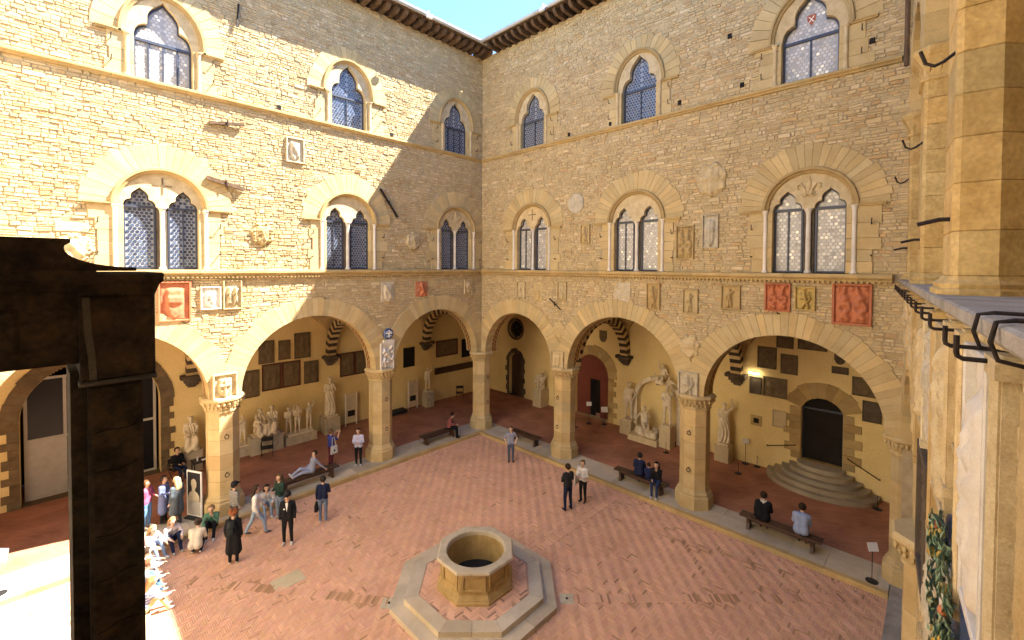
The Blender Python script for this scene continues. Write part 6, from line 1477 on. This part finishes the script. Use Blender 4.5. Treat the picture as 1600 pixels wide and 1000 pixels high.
def statue(label, x, y, wd, dd, ht, face, m='greyrock', **kw):
    r = empty('marble_statue', loc=(x, y, KZ)); tag(r, label, 'statue'); z = pedestal(r, wd, dd, ht, m); statue_fig(r, (0, 0, z - .01), face, **kw); return r
statue('seated marble figure in robes behind the near pillar', -13.13, 5.4, .75, .75, .95, 265, kind='sit', H=1.9, robe=1, hs=.45, arms=('lap', 'lap'))
r = statue('small marble flute player on a low plinth beside the near pillar', -11.0, 5.5, .8, .6, .45, 260, H=1.45, arms=('chin', 'photo'), robe=0)
r = empty('marble_group', loc=(-10.03, 5.25, KZ)); tag(r, 'pair of robed marble figures sitting close together on a long block', 'statue'); z = pedestal(r, 1.5, .7, .85)
statue_fig(r, (-.32, .05, z), 280, 'sit', 1.75, ('lap', 'knees'), 1, .25, .4); statue_fig(r, (.32, 0, z), 250, 'sit', 1.75, ('lap', 'lap'), 1, .1, .4, name='figure')
r = empty('marble_group', loc=(-8.35, 5.3, KZ)); tag(r, 'three small marble musicians standing on a long low block', 'statue'); z = pedestal(r, 1.6, .65, .45)
for k, (dx, a_) in enumerate(((-.55, ('raise', 'hold')), (-.1, ('photo', 'hold')), (.5, ('raise', 'chin')))): statue_fig(r, (dx, 0, z), 262 + 8 * k, 'stand', 1.42 + .05 * (k % 2), a_, 0, name='figure')
statue('tall robed marble statue with an arm across its chest on a grey pedestal', -6.6, 5.5, .85, .75, .9, 262, H=2.15, robe=1, arms=('chin', 'hold'))
statue('slender nude statue with a raised arm deep in the corner loggia', .05, 5.45, .6, .6, 1.0, 240, H=1.55, arms=('raise', 'down'), m='greyrock')
r = empty('marble_group', loc=(5.5, .1, KZ)); tag(r, 'tangled marble group on a tall pale pedestal beside the loggia corner', 'statue'); z = pedestal(r, .8, .7, 1.15, 'ivory')
statue_fig(r, (0, -.1, z), 200, 'crouch', 1.6, ('raise', 'out'), 1, .1); statue_fig(r, (-.1, .2, z), 240, 'sit', 1.3, ('raise', 'lap'), 0, .2, .3)
statue('nude marble youth standing left of the fountain arch', 5.35, -6.65, .75, .7, .75, 195, H=2.05, arms=('hip', 'down'), m='ivory')
r = empty('marble_statue', loc=(5.0, -7.95, KZ)); tag(r, 'reclining marble river figure on rocks under the fountain arch', 'statue')
mb = MB(); mb.bbox(-.55, .55, -.85, .85, 0, .32, .02); mb.build('pedestal', M['ivory'], r)
rk = [((rng.uniform(-.35, .35), rng.uniform(-.7, .7), .35 + rng.uniform(0, .15)),) * 1 for _ in range(16)]
me = skin_mesh('rocks', [(p[0], (p[0][0] + .1, p[0][1] + rng.uniform(-.1, .1), p[0][2] + .1), rng.uniform(.14, .24), rng.uniform(.1, .2), 'top') for p in rk], {'top': M['statue']}, .035); o = bpy.data.objects.new('rocks', me); COL.objects.link(o); o.parent = r
statue_fig(r, (.05, .15, .62), 215, 'stretch', 1.95, ('photo', 'out'), 0, -.35, .15)
statue('draped marble woman on a tall pedestal right of the reclining figure', 5.0, -9.1, .6, .6, 1.1, 190, H=2.05, arms=('chin', 'hold'), m='ivory', robe=0)
statue('armed marble figure lifting a staff beside the arcade pillar', 5.45, -11.8, .7, .65, .8, 205, H=1.95, robe=1, arms=('raise', 'hold'), m='ivory')
statue('marble figure half hidden behind the arcade pillar', 5.45, -10.5, .6, .6, .7, 190, H=1.8, robe=1, arms=('hold', 'hold'), m='ivory')
# fountain arch with crowning figure
fa = empty('fountain_arch', FB @ Matrix.Translation((8.2, BK, KZ))); tag(fa, 'half round marble fountain arch standing against the plaster wall', 'fountain')
voussoirs(fa, 0, 2.05, 1.15, 1.38, 17, -.45, .0, M['statue'], .01, name='arch_stone', t=(.9, 1.1))
mb = MB(); 
for s in (-1, 1): mb = MB(); mb.box(*sorted((s * 1.15, s * 1.38)), -.45, 0, 0, 2.05); mb.build('arch_jamb', M['statue'], fa)
ju = empty('marble_statue', FB @ Matrix.Translation((8.55, BK - .35, KZ + 3.2))); tag(ju, 'marble goddess enthroned between birds on top of the fountain arch', 'statue')
statue_fig(ju, (0, 0, -.05), 0 + 270, 'sit', 1.45, ('out', 'raise'), 1, 0, .25)
for s in (-1, 1):
    B = [((s * .35, -.05, .12), (s * .62, -.05, .05), .12, .09, 'top'), ((s * .6, -.05, .08), (s * .95, 0, -.2), .07, .03, 'top'), ((s * .35, -.06, .18), (s * .42, -.12, .42), .06, .035, 'top'), ((s * .42, -.12, .43), (s * .40, -.2, .42), .045, .02, 'top')]
    me = skin_mesh('bird', B, {'top': M['statue']}, .025); o = bpy.data.objects.new('bird', me); COL.objects.link(o); o.parent = ju
